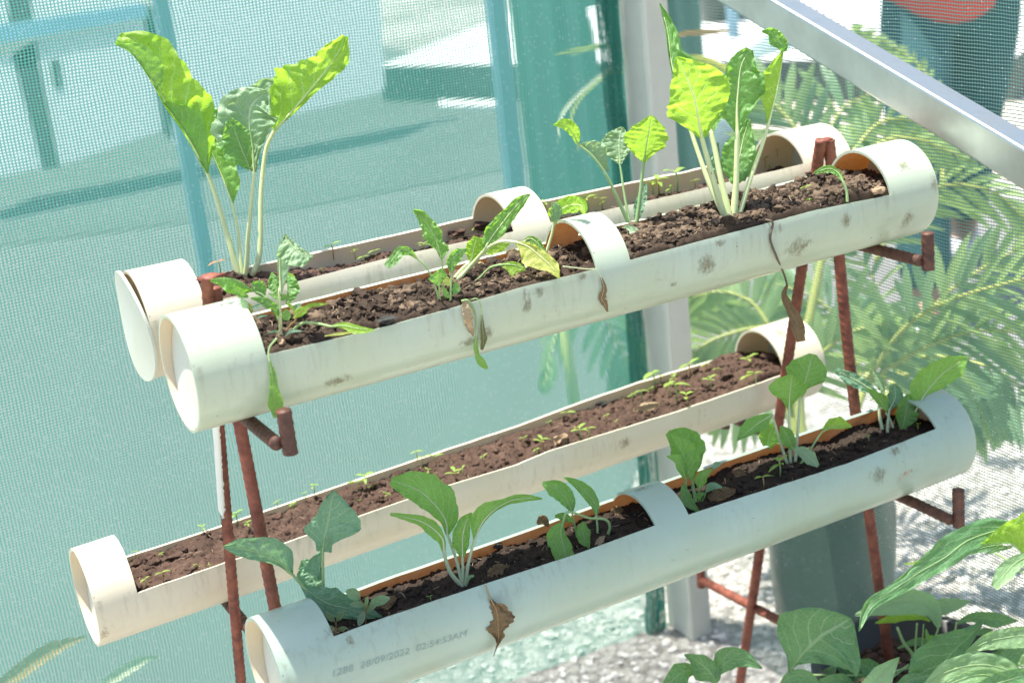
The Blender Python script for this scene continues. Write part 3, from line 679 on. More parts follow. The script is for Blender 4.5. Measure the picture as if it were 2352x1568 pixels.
# ---------------------------------------------------------------- leaves and plants
def blade(par, fr, pts, l, r, t0, t1, mat, seed=0, ruf=.5, cup=.15, n=52, name='leaf', ribr=0, bow=0.0, lob=.10, lt=None, rt=None):
    """leaf blade along a midrib; l and r are half-widths each side; t = distance from the viewer at base and tip"""
    mp = np.array([px(fr, *q) for q in pts]); k = fscale(fr); c = spline(mp, n); m = 21
    l = smooth1(lerpw(l, n) * k, 3) * 1.08; r = smooth1(lerpw(r, n) * k, 3) * 1.08
    tg = np.gradient(c, axis=0); tg /= np.linalg.norm(tg, axis=1)[:, None] + 1e-9
    for _ in range(3): tg[1:-1] = (tg[:-2] + 2 * tg[1:-1] + tg[2:]) / 4
    nl = np.stack([tg[:, 1], -tg[:, 0]], 1)          # left of travel on screen (y down)
    s = np.linspace(0, 1, n); tt = t0 + (t1 - t0) * s + bow * np.sin(np.pi * s)
    V = []; UV = []; o = seed * 7.31
    Wm = max(np.abs(l).max(), np.abs(r).max(), 1) * t0 / FPX
    for i in range(n):
        for j in range(m):
            q = (j / (m - 1)) * 2 - 1
            w = (l[i] if q < 0 else r[i]); a = abs(q)
            lobe = 1 + lob * (noise.noise(Vector((s[i] * 9, o, q > 0))) + .6 * noise.noise(Vector((s[i] * 24, o + 3, q > 0)))) * a
            off = nl[i] * (w * a * lobe if q < 0 else -w * a * lobe)
            wm = abs(w) * t0 / FPX
            dd = -cup * wm * a ** 1.6 + ruf * .34 * Wm * a ** 1.5 * noise.noise(Vector((s[i] * 7, q * 1.2, o + 11))) + ruf * .24 * Wm * a * noise.noise(Vector((s[i] * 18, q * 3, o + 23))) + (.04 * ruf + .006) * Wm * noise.noise(Vector((s[i] * 14, q * 5, o + 40))) + (.02 * ruf + .002) * Wm * noise.noise(Vector((s[i] * 30, q * 11, o + 60)))
            if w < 0: dd -= .25 * wm * math.sin(a * 1.57) + .0012
            dp = nl[i] * ruf * .05 * max(abs(w), 3) * noise.noise(Vector((s[i] * 15, q * 4, o + 31))) * a
            u, v = c[i] + off + dp
            V.append(P(u, v, tt[i] + dd)); UV.append((q / 2 + .5, s[i]))
    ob = mesh(name, V, grid(n, m), M[mat], par, uv=UV)
    if lt is not None: pass
    return c, tt
def stalk(par, fr, pts, ts, w0, w1, mat='stalk', ext=None, name='stalk'):
    mp = [px(fr, *q) for q in pts]; k = fscale(fr); n = 22; c = spline(mp, n); tt = np.linspace(ts[0], ts[1], n)
    path = [P(u, v, t) for (u, v), t in zip(c, tt)]; rad = list(np.linspace(w0, w1, n) * k * ts[0] / FPX / 2)
    if ext is not None:
        c2, t2 = ext; m2 = len(c2); sel = range(1, int(m2 * .92), 2)
        for i in sel: path.append(P(c2[i][0], c2[i][1], t2[i] - .0004)); rad.append(rad[n - 1] * (1 - i / m2) ** .9 * (.75 - .3 * min(1, i / m2 * 3)) + .0001)
    tube(name, path, np.array(rad), M[mat], par, 8)
class Plant:
    def __init__(s, pipe, fr, x, y, name, label, cat, group=None, t=None):
        if pipe: p, s.t = soilpt(pipe, fr, x, y)
        else: u, v = px(fr, x, y); s.t = t; p = P(u, v, t)
        s.fr = fr; s.b = (x, y); s.o = empty(name, tuple(p), label, cat, group); s.i = 0
    def leaf(s, pts, l, r, d=(0, 0), mat='green', st=None, w=(12, 6), sm='stalk', fr=None, sfr=None, rib=True, **kw):
        """d: depth of leaf base and tip relative to the plant's foot; st: stalk points"""
        s.i += 1; fr = fr or s.fr; sfr = sfr or fr
        e = blade(s.o, fr, pts, l, r, s.t + d[0], s.t + d[1], mat, seed=s.i + len(s.o.name) + int(s.b[0]) % 97, **kw)
        if st: stalk(s.o, sfr, st, (s.t, s.t + d[0]), w[0], w[1], sm, ext=e if rib else None)
        elif rib:
            c, tt = e; kk = fscale(fr) * s.t / FPX / 2
            path = [P(c[i][0], c[i][1], tt[i] - .0004) for i in range(0, int(len(c) * .9), 2)]
            tube('midrib', path, np.linspace(w[1] * .45, w[1] * .1, len(path)) * kk, M[sm], s.o, 6)
VG = 'leafy vegetables in the pipe planters'
# 1 tall chard in the top back planter
p = Plant('UB', 'D', 925, 350, 'chard_plant', 'tall chard with four long pale stalks at the left end of the top back planter', 'vegetable plant', VG)
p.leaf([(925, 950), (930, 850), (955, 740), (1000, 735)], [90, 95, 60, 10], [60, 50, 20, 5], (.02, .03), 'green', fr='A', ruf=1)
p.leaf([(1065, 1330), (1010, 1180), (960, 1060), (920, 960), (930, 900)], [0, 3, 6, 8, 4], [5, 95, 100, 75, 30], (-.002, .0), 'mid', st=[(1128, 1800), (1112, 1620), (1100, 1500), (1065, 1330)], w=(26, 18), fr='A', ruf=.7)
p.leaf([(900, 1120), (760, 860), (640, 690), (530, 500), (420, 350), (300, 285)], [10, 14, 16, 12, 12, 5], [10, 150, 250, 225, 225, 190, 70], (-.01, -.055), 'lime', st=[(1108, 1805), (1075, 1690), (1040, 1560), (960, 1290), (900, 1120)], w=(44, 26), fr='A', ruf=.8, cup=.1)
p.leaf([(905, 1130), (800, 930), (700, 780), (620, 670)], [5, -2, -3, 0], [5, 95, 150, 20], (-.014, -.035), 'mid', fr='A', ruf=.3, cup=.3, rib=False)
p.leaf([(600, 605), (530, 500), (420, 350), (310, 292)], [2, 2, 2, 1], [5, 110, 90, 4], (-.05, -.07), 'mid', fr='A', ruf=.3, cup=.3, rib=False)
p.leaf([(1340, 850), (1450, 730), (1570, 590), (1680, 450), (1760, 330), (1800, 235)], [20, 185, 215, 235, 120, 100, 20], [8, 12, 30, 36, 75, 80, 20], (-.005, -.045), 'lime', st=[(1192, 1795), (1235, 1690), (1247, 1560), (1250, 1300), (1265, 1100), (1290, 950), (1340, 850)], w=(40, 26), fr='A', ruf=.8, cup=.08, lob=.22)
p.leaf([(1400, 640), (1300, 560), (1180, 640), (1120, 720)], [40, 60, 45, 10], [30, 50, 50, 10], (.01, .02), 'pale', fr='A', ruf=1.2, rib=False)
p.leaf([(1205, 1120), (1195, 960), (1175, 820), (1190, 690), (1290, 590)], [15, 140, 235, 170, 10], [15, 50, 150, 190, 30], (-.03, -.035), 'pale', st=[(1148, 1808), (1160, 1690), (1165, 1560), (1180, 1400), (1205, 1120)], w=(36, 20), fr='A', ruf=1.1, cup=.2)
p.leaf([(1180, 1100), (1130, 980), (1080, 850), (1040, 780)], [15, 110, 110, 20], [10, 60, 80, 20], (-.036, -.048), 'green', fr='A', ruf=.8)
# 2 big chard in the top front planter
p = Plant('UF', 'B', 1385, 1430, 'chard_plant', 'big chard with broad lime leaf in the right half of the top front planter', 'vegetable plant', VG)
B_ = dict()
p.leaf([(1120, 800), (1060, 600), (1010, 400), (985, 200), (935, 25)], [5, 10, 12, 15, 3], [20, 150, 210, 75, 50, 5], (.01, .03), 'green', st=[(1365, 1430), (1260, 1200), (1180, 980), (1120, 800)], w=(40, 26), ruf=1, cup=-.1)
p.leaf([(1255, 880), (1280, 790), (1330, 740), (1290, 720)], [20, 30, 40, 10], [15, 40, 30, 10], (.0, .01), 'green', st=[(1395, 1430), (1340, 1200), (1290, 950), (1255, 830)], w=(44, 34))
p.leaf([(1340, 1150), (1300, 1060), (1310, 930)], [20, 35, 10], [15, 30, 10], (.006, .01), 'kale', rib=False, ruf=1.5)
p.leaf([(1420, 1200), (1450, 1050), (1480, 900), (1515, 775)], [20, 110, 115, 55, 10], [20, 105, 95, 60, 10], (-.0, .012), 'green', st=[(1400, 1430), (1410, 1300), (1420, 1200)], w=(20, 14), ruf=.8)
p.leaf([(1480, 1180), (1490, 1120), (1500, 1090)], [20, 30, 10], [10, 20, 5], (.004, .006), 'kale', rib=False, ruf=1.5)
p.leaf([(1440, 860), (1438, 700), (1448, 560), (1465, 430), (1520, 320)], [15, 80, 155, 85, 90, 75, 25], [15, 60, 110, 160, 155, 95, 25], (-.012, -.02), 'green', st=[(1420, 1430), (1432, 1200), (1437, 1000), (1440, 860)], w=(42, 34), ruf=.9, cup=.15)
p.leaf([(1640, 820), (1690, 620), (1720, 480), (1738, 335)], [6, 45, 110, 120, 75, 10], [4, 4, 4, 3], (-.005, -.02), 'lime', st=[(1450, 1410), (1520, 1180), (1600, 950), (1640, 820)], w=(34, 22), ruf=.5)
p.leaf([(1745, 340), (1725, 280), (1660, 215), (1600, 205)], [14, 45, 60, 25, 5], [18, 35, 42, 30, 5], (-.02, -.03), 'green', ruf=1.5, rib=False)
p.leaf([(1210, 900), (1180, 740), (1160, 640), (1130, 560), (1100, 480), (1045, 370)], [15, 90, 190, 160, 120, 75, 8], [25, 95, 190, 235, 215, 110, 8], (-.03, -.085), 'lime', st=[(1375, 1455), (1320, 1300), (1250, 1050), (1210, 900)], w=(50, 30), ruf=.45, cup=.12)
# 3 young chard right of the bridge
p = Plant('UF', 'B', 765, 1475, 'chard_plant', 'young three leaved chard just right of the bridge of the top front planter', 'vegetable plant', VG)
p.leaf([(780, 1450), (800, 1340), (845, 1195)], [8, 32, 30, 8], [8, 35, 35, 8], (.004, .01), 'kale', ruf=1)
p.leaf([(675, 1070), (672, 980), (675, 900), (690, 828)], [10, 80, 120, 85, 10], [10, 50, 75, 65, 10], (.005, .015), 'pale', st=[(745, 1475), (710, 1300), (685, 1130), (675, 1070)], w=(20, 12), sm='stalkg', ruf=.9)
p.leaf([(400, 935), (375, 880), (320, 820), (243, 815)], [10, 20, 26, 4], [10, 50, 48, 4], (-.02, -.04), 'lime', st=[(740, 1475), (650, 1270), (580, 1130), (500, 1020), (400, 935)], w=(28, 14), sm='stalkg', ruf=.6)
p.leaf([(415, 940), (490, 985), (550, 1060), (600, 1120)], [4, 65, 85, 45, 5], [3, 6, 8, 2], (-.014, -.008), 'pale', ruf=1, rib=False)
p.leaf([(830, 1060), (845, 970), (862, 880), (882, 752)], [10, 90, 150, 130, 80, 8], [10, 50, 110, 120, 90, 8], (-.012, -.045), 'lime', st=[(780, 1480), (805, 1300), (820, 1150), (830, 1060)], w=(30, 20), sm='stalkg', ruf=.4)
p.leaf([(1850, 420), (1905, 445), (1940, 520), (1985, 635)], [5, 50, 75, 45, 12], [5, 20, 35, 35, 12], (-.02, -.05), 'pale', fr='E', ruf=.5)
# 4 plant under bridge left side
p = Plant('UF', 'E', 1270, 630, 'chard_plant', 'single pale leaf on a long stalk left of the bridge of the top front planter', 'vegetable plant', VG)
p.leaf([(1335, 390), (1370, 300), (1460, 250), (1545, 260), (1560, 320)], [12, 70, 60, 70, 50, 10], [15, 25, 45, 60, 50, 10], (-.01, -.03), 'lime', st=[(1270, 630), (1310, 500), (1335, 390)], w=(26, 20), ruf=.9)
p.leaf([(1330, 380), (1340, 300), (1320, 225)], [20, 30, 20, 8], [15, 50, 50, 15], (-.014, -.02), 'pale', ruf=.8, rib=False)
# 5 crinkled cluster in the middle
p = Plant('UF', 'N', 760, 1265, 'chard_plant', 'crinkled green chard cluster in the middle of the top front planter', 'vegetable plant', VG)
p.leaf([(720, 800), (670, 620), (620, 500), (540, 380), (460, 285), (395, 240)], [8, 30, 95, 115, 75, 45, 15], [8, 120, 60, 95, 85, 70, 60, 15], (-.005, -.01), 'mid', st=[(745, 1100), (735, 950), (720, 800)], w=(24, 20), sm='stalkg', ruf=1.4)
p.leaf([(440, 790), (350, 705), (250, 690), (190, 770), (90, 880)], [8, 40, 70, 60, 60, 30], [8, 30, 40, 45, 50, 30], (-.01, -.035), 'green', st=[(690, 1270), (650, 1120), (600, 990), (540, 880), (440, 790)], w=(26, 20), sm='stalkg', ruf=1)
p.leaf([(835, 960), (845, 820), (900, 730), (1010, 680)], [10, 60, 60, 45, 5], [8, 45, 85, 60, 5], (-.01, -.02), 'green', st=[(822, 1280), (825, 1100), (835, 960)], w=(26, 22), sm='stalkg', ruf=1.3)
p.leaf([(690, 1100), (695, 1000), (720, 900)], [8, 120, 60, 10], [5, 40, 80, 20], (-.015, -.025), 'green', st=[(705, 1275), (695, 1180), (690, 1100)], w=(22, 16), sm='stalkg')
p.leaf([(800, 1240), (760, 1170), (720, 1090)], [10, 35, 20, 5], [10, 30, 20, 5], (-.006, -.01), 'green', rib=False)
p.leaf([(860, 1200), (880, 1120), (870, 1050)], [10, 40, 30, 5], [10, 50, 40, 5], (-.004, -.006), 'green', rib=False)
p.leaf([(800, 1100), (770, 1030), (730, 980)], [10, 40, 30, 5], [10, 50, 30, 5], (-.002, -.002), 'yellow', rib=False)
p = Plant('UF', 'N', 880, 1030, 'chard_plant', 'pale yellowing chard arching right towards the bridge of the top front planter', 'vegetable plant', VG)
p.leaf([(1640, 610), (1720, 560), (1800, 600), (1890, 710)], [10, 30, 40, 20], [8, 40, 60, 20], (.012, .01), 'mid', st=[(1685, 900), (1655, 760), (1640, 640), (1640, 610)], w=(30, 24), ruf=1.2)
p.leaf([(1190, 720), (1300, 660), (1400, 640), (1490, 620)], [20, 60, 80, 30, 5], [10, 80, 70, 60, 5], (.01, .012), 'lime', rib=False, ruf=.8)
p.leaf([(1050, 830), (1080, 700), (1120, 540)], [10, 80, 90, 30], [8, 60, 100, 60], (.0, -.008), 'lime', st=[(870, 1010), (960, 900), (1050, 830)], w=(50, 30), ruf=.8)
p.leaf([(1180, 720), (1300, 530), (1400, 400), (1500, 270), (1600, 160), (1725, 55)], [8, 80, 110, 90, 70, 70, 10], [8, 40, 90, 75, 70, 60, 10], (-.012, -.02), 'mid', st=[(900, 1050), (1040, 880), (1180, 720)], w=(50, 26), ruf=1.5)
p.leaf([(1560, 600), (1700, 650), (1850, 770), (1980, 890), (2060, 1010)], [8, 40, 70, 85, 70, 10], [8, 130, 190, 130, 60, 10], (-.02, -.035), 'yellow', st=[(890, 1040), (1100, 820), (1250, 660), (1400, 595), (1560, 600)], w=(52, 30), ruf=.4, cup=.25)
p.leaf([(1380, 860), (1500, 855), (1600, 875), (1675, 920)], [8, 22, 35, 30, 5], [8, 60, 130, 80, 8], (-.025, -.03), 'lime', st=[(1020, 1110), (1150, 1010), (1270, 895), (1380, 860)], w=(26, 26), sm='stalkg', ruf=.5)
# 6 crinkled chard at the left of the front planter
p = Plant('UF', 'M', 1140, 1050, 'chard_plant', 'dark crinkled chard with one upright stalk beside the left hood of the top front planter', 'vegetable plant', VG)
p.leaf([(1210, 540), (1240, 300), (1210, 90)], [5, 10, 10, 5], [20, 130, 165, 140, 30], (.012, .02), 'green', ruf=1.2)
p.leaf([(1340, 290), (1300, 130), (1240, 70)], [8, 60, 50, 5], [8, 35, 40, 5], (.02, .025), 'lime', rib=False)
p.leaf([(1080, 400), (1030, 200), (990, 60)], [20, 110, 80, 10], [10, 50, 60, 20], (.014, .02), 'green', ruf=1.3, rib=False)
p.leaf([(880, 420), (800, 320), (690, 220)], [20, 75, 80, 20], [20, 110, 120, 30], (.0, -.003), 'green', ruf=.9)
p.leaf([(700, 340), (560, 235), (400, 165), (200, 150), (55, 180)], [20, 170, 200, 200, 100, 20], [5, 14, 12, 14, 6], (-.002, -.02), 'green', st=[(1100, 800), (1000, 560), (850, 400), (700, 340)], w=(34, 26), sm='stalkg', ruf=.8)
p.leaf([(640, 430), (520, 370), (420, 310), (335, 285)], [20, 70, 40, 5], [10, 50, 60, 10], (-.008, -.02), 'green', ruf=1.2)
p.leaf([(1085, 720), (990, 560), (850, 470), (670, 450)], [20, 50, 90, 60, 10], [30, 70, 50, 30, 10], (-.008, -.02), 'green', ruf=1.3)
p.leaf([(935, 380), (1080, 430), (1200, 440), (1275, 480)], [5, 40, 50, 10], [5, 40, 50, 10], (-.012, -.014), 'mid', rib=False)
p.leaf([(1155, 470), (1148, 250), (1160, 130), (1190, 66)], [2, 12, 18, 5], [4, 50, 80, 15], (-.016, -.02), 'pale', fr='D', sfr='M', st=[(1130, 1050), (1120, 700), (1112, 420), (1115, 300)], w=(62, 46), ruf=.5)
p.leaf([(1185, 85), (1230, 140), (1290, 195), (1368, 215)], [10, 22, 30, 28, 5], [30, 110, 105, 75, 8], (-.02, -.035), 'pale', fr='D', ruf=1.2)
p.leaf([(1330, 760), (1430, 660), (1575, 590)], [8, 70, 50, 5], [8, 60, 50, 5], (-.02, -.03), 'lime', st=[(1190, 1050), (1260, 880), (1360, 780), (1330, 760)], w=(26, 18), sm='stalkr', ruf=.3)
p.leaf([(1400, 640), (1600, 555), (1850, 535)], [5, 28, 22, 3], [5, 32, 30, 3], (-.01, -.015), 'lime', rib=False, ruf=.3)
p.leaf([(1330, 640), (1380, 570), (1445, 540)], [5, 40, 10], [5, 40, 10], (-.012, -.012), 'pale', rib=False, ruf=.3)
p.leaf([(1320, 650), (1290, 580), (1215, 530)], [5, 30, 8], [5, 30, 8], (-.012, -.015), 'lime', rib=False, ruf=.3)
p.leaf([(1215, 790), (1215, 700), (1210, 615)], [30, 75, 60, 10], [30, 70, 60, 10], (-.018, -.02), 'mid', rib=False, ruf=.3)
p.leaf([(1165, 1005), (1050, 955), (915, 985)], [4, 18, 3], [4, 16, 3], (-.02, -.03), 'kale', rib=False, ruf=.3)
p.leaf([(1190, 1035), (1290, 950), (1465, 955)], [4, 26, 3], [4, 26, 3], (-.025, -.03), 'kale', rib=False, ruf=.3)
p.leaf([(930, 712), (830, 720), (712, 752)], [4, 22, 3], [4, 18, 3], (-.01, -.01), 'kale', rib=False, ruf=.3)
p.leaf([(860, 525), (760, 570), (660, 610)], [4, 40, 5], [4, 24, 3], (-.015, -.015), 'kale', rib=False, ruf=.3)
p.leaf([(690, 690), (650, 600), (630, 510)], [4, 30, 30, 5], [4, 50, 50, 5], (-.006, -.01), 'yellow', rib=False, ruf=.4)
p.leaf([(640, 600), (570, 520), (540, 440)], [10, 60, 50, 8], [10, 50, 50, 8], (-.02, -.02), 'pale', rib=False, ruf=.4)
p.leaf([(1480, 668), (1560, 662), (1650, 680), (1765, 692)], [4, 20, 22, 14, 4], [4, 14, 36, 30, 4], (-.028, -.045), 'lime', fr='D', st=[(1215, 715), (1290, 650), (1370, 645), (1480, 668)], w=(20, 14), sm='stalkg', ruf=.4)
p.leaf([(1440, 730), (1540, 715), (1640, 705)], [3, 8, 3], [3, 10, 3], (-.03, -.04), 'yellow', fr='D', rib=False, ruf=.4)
# hanging leaves on the front pipe: t from the pipe wall
def hang(n, fr, pts, l, r, mat, label, st=None, w=(6, 5), sm='stalkg', out=.003, ruf=1., cat='dead leaf', name='hanging_leaf', group=None):
    u, v = px(fr, *pts[0]); u2, v2 = px(fr, *pts[-1])
    ta = hitpipe(n, u, v, R + out)[2]; tb = min(hitpipe(n, u2, v2, R + out)[2], ta + .02)
    o = empty(name, tuple(P(u, v, ta)), label, cat, group)
    e = blade(o, fr, pts, l, r, ta, tb, mat, seed=len(label), ruf=ruf, cup=.2, bow=-.004, lob=.45 if 'dead' in mat else .12)
    if st:
        us, vs = px(fr, *st[0]); stalk(o, fr, st, (hitpipe(n, us, vs, R + out)[2], ta), w[0], w[1], sm, ext=e)
HG = 'leaves hanging over the pipe walls'
hang('UF', 'E', [(650, 985), (672, 1080), (690, 1160), (722, 1245)], [20, 40, 35, 25, 5], [14, 30, 30, 25, 5], 'deadtan', 'dry brown crumpled leaf hanging at the middle of the top front pipe', group=HG, ruf=1.6)
hang('UF', 'E', [(742, 1240), (738, 1330), (755, 1410), (800, 1470), (830, 1490)], [6, 16, 20, 36, 10], [6, 16, 14, 26, 8], 'mid', 'long green leaf drooping below the top front pipe', st=[(630, 978), (685, 975), (730, 1050), (748, 1150), (742, 1240)], w=(16, 12), group=HG, cat='leaf', ruf=.5)
hang('UF', 'E', [(785, 1080), (790, 1180), (800, 1270), (785, 1350)], [6, 14, 22, 8], [6, 14, 26, 12], 'olive', 'thin dark withered leaf right of the drooping green leaf', st=[(700, 968), (750, 962), (780, 1020), (785, 1080)], w=(9, 8), group=HG)
hang('UF', 'E', [(1690, 800), (1712, 880), (1695, 960), (1715, 1000), (1742, 1060)], [6, 20, 28, 24, 6], [6, 14, 20, 22, 6], 'dead', 'twisted brown leaf hanging below the bridge of the top front pipe', st=[(1400, 716), (1580, 736), (1650, 738), (1690, 800)], w=(9, 7), sm='stalkw', group=HG)
hang('UF', 'D', [(1080, 890), (1100, 990), (1110, 1100), (1130, 1262)], [6, 24, 30, 55, 30], [6, 14, 20, 45, 20], 'mid', 'green leaf hanging down beside the left hood of the top front pipe', st=[(1130, 745), (1085, 800), (1075, 850), (1080, 890)], w=(14, 10), group=HG, cat='leaf', ruf=.7)
hang('LF', 'J', [(2160, 1150), (2205, 1240), (2215, 1350), (2215, 1470), (2180, 1585)], [8, 40, 75, 125, 100, 40, 30, 8, 3, 3], [8, 40, 70, 110, 95, 90, 30, 10, 3, 3], 'dead', 'ragged brown dead leaf hanging over the lower front pipe', st=[(2120, 1038), (2140, 1100), (2160, 1150)], w=(10, 14), sm='stalkr', group=HG, ruf=1.8)
# long root and dry leaf
def rootleaf():
    pts = [(590, 745), (640, 716), (690, 742), (800, 752), (880, 760), (905, 785), (885, 900), (935, 1040), (990, 1170), (1012, 1250)]
    path = []
    for q in pts:
        u, v = px('F', *q)
        path.append(P(u, v, soilpt('UF', 'F', *q)[1] - .003) if q[0] < 890 and q[1] < 770 else P(u, v, hitpipe('UF', u, v, R + .002)[2]))
    o = empty('dry_vine', tuple(path[0]), 'long brown root ending in a dry leaf, hanging in front of the right red legs', 'dry vine', HG)
    tube('root', spline(path, 50), .0012, M['deadtan2'], o, 6)
    u, v = px('F', 1012, 1250); ta = hitpipe('UF', u, v, R + .002)[2]
    blade(o, 'F', [(1012, 1250), (990, 1330), (1030, 1420), (1085, 1540), (1110, 1680)], [8, 26, 40, 50, 40], [8, 22, 30, 40, 50, 20], ta, ta - .01, 'dead', seed=4, ruf=2)
M['deadtan2'] = simple('dry_root', (.12, .09, .06), .8, .3, 90)
rootleaf()
p = Plant('UF', 'F', 1470, 620, 'wilted_sprout', 'wilted green sprout arching over the right end of the top front planter', 'sprout', VG)
p.leaf([(1440, 470), (1400, 400), (1330, 365), (1220, 400)], [8, 22, 30, 25, 10], [8, 18, 22, 25, 10], (-.002, .004), 'mid', st=[(1470, 620), (1465, 540), (1440, 470)], w=(22, 22), sm='stalkg', ruf=1)
# 7 kale
p = Plant('LF', 'J', 960, 1290, 'kale_plant', 'blue green kale at the left end of the lower front planter', 'vegetable plant', VG)
p.leaf([(860, 1090), (800, 980), (735, 850)], [20, 95, 95, 20], [15, 70, 90, 20], (.012, .014), 'kale', ruf=1.3)
p.leaf([(868, 1000), (862, 880), (890, 770)], [8, 110, 60, 5], [3, 12, 8, 3], (.0, -.004), 'kale', ruf=.8, rib=False)
p.leaf([(885, 790), (895, 700), (912, 600), (935, 470), (965, 325)], [45, 60, 170, 120, 85, 70, 50, 8], [60, 60, 150, 240, 235, 190, 110, 10], (-.008, -.02), 'kale', st=[(890, 1100), (885, 950), (885, 790)], w=(26, 20), sm='stalkg', ruf=.4, cup=.12)
p.leaf([(960, 660), (920, 720), (885, 780)], [3, 12, 3], [3, 24, 3], (-.012, -.012), 'pale', rib=False)
p.leaf([(650, 960), (545, 870), (400, 800), (260, 765), (130, 755)], [10, 22, 45, 65, 60, 6], [12, 130, 150, 100, 70, 8], (-.015, -.055), 'kale', st=[(960, 1290), (850, 1150), (740, 1060), (650, 960)], w=(36, 22), sm='stalkg', ruf=.7, cup=.25)
p.leaf([(720, 1050), (900, 1175), (1080, 1225), (1335, 1285)], [8, 90, 130, 90, 60, 6], [8, 70, 90, 70, 50, 4], (-.01, -.02), 'kale', w=(24, 24), sm='stalkg', ruf=.7)
# 8 small weeds
def weed(pipe, fr, foot, leaves, label, mat='pale', sm='stalkr', w=12, name='weed', cat='weed', group='small weeds in the lower front planter'):
    p = Plant(pipe, fr, *foot, name, label, cat, group)
    for i, (a, b, ww, jt) in enumerate(leaves):
        m_ = ((a[0] + b[0]) / 2, (a[1] + b[1]) / 2 - ww * .15)
        p.leaf([a, m_, b], [ww * .25, ww, ww, ww * .2], [ww * .25, ww, ww, ww * .2], (-.004 - .002 * i, -.008 - .003 * i), mat, st=[foot, jt, a], w=(w, w * .5), sm=sm, ruf=.25, n=16, lob=.02)
weed('LF', 'J', (1210, 1340), [((1165, 1150), (1060, 1085), 42, (1205, 1220)), ((1240, 1190), (1392, 1140), 36, (1210, 1230)), ((1195, 1195), (1092, 1190), 24, (1205, 1230)), ((1220, 1250), (1312, 1158), 20, (1212, 1260)), ((1200, 1245), (1155, 1352), 26, (1205, 1250)), ((1208, 1210), (1225, 1130), 14, (1208, 1220))], 'five leaved red stemmed weed in front of the kale')
weed('LF', 'J', (975, 1405), [((975, 1320), (903, 1262), 22, (985, 1360)), ((990, 1315), (1048, 1240), 22, (985, 1360)), ((975, 1365), (902, 1400), 28, (980, 1375)), ((1000, 1375), (1078, 1382), 20, (985, 1380))], 'small four leaved weed at the near left corner of the lower front planter')
# 9 chard lower front
p = Plant('LF', 'J', 1950, 1060, 'chard_plant', 'chard with one broad dark leaf beside the kale in the lower front planter', 'vegetable plant', VG)
p.leaf([(1830, 660), (1815, 550), (1730, 430), (1600, 320), (1400, 250)], [15, 45, 75, 90, 85, 30], [15, 110, 170, 150, 110, 25], (.0, -.01), 'green', st=[(1945, 1040), (1900, 860), (1855, 730), (1830, 660)], w=(30, 22), sm='stalkw', ruf=.4, cup=.2)
p.leaf([(1945, 840), (1945, 690), (1970, 570), (2015, 495)], [10, 70, 75, 55, 8], [10, 45, 55, 35, 8], (-.01, -.02), 'mid', st=[(1950, 1050), (1948, 950), (1945, 840)], w=(26, 20), sm='stalkw', ruf=1)
p.leaf([(1805, 790), (1785, 680), (1660, 575), (1500, 525), (1395, 505)], [12, 50, 55, 30, 22, 10], [12, 20, 55, 40, 22, 10], (-.015, -.04), 'mid', st=[(1945, 1055), (1860, 960), (1820, 860), (1805, 790)], w=(40, 26), sm='stalkw', ruf=.4)
p.leaf([(2035, 700), (2095, 570), (2190, 470), (2320, 400), (2440, 385), (2548, 390)], [10, 70, 100, 70, 30, 35, 25, 8], [4, 8, 14, 14, 20, 30, 20, 5], (-.01, -.03), 'mid', st=[(1965, 1050), (1990, 880), (2035, 700)], w=(32, 20), sm='stalkw', ruf=.5)
p.leaf([(1972, 1050), (1990, 990), (2030, 970)], [4, 14, 8], [4, 14, 8], (-.012, -.02), 'pale', rib=False, ruf=.2)
# 10 droopy
p = Plant('LF', 'K', 1685, 655, 'chard_plant', 'drooping chard with limp leaves over the rim left of the lower front bridge', 'vegetable plant', VG)
p.leaf([(1470, 495), (1440, 420), (1370, 330), (1245, 268)], [8, 40, 60, 60, 10], [8, 60, 75, 60, 12], (-.005, .0), 'green', st=[(1510, 680), (1490, 590), (1470, 495)], w=(20, 14), sm='stalkg', ruf=.6)
p.leaf([(1655, 520), (1645, 430), (1580, 340), (1500, 270), (1408, 225)], [8, 40, 45, 30, 5], [8, 35, 50, 30, 5], (-.0, .01), 'green', st=[(1665, 650), (1662, 590), (1655, 520)], w=(20, 14), sm='stalkg', ruf=.7)
p.leaf([(1560, 560), (1550, 640), (1600, 772)], [10, 60, 40, 5], [10, 45, 50, 5], (-.012, -.02), 'mid', rib=False)
p.leaf([(1402, 560), (1385, 650), (1415, 780), (1445, 930)], [10, 30, 55, 60, 30], [10, 105, 100, 80, 30], (-.03, -.05), 'mid', st=[(1735, 685), (1758, 600), (1720, 545), (1600, 535), (1500, 500), (1430, 490), (1402, 560)], w=(24, 14), sm='stalkg', ruf=.4, cup=.25)
p.leaf([(1340, 520), (1400, 520), (1480, 560)], [10, 30, 10], [10, 40, 10], (-.02, -.02), 'mid', rib=False, ruf=1)
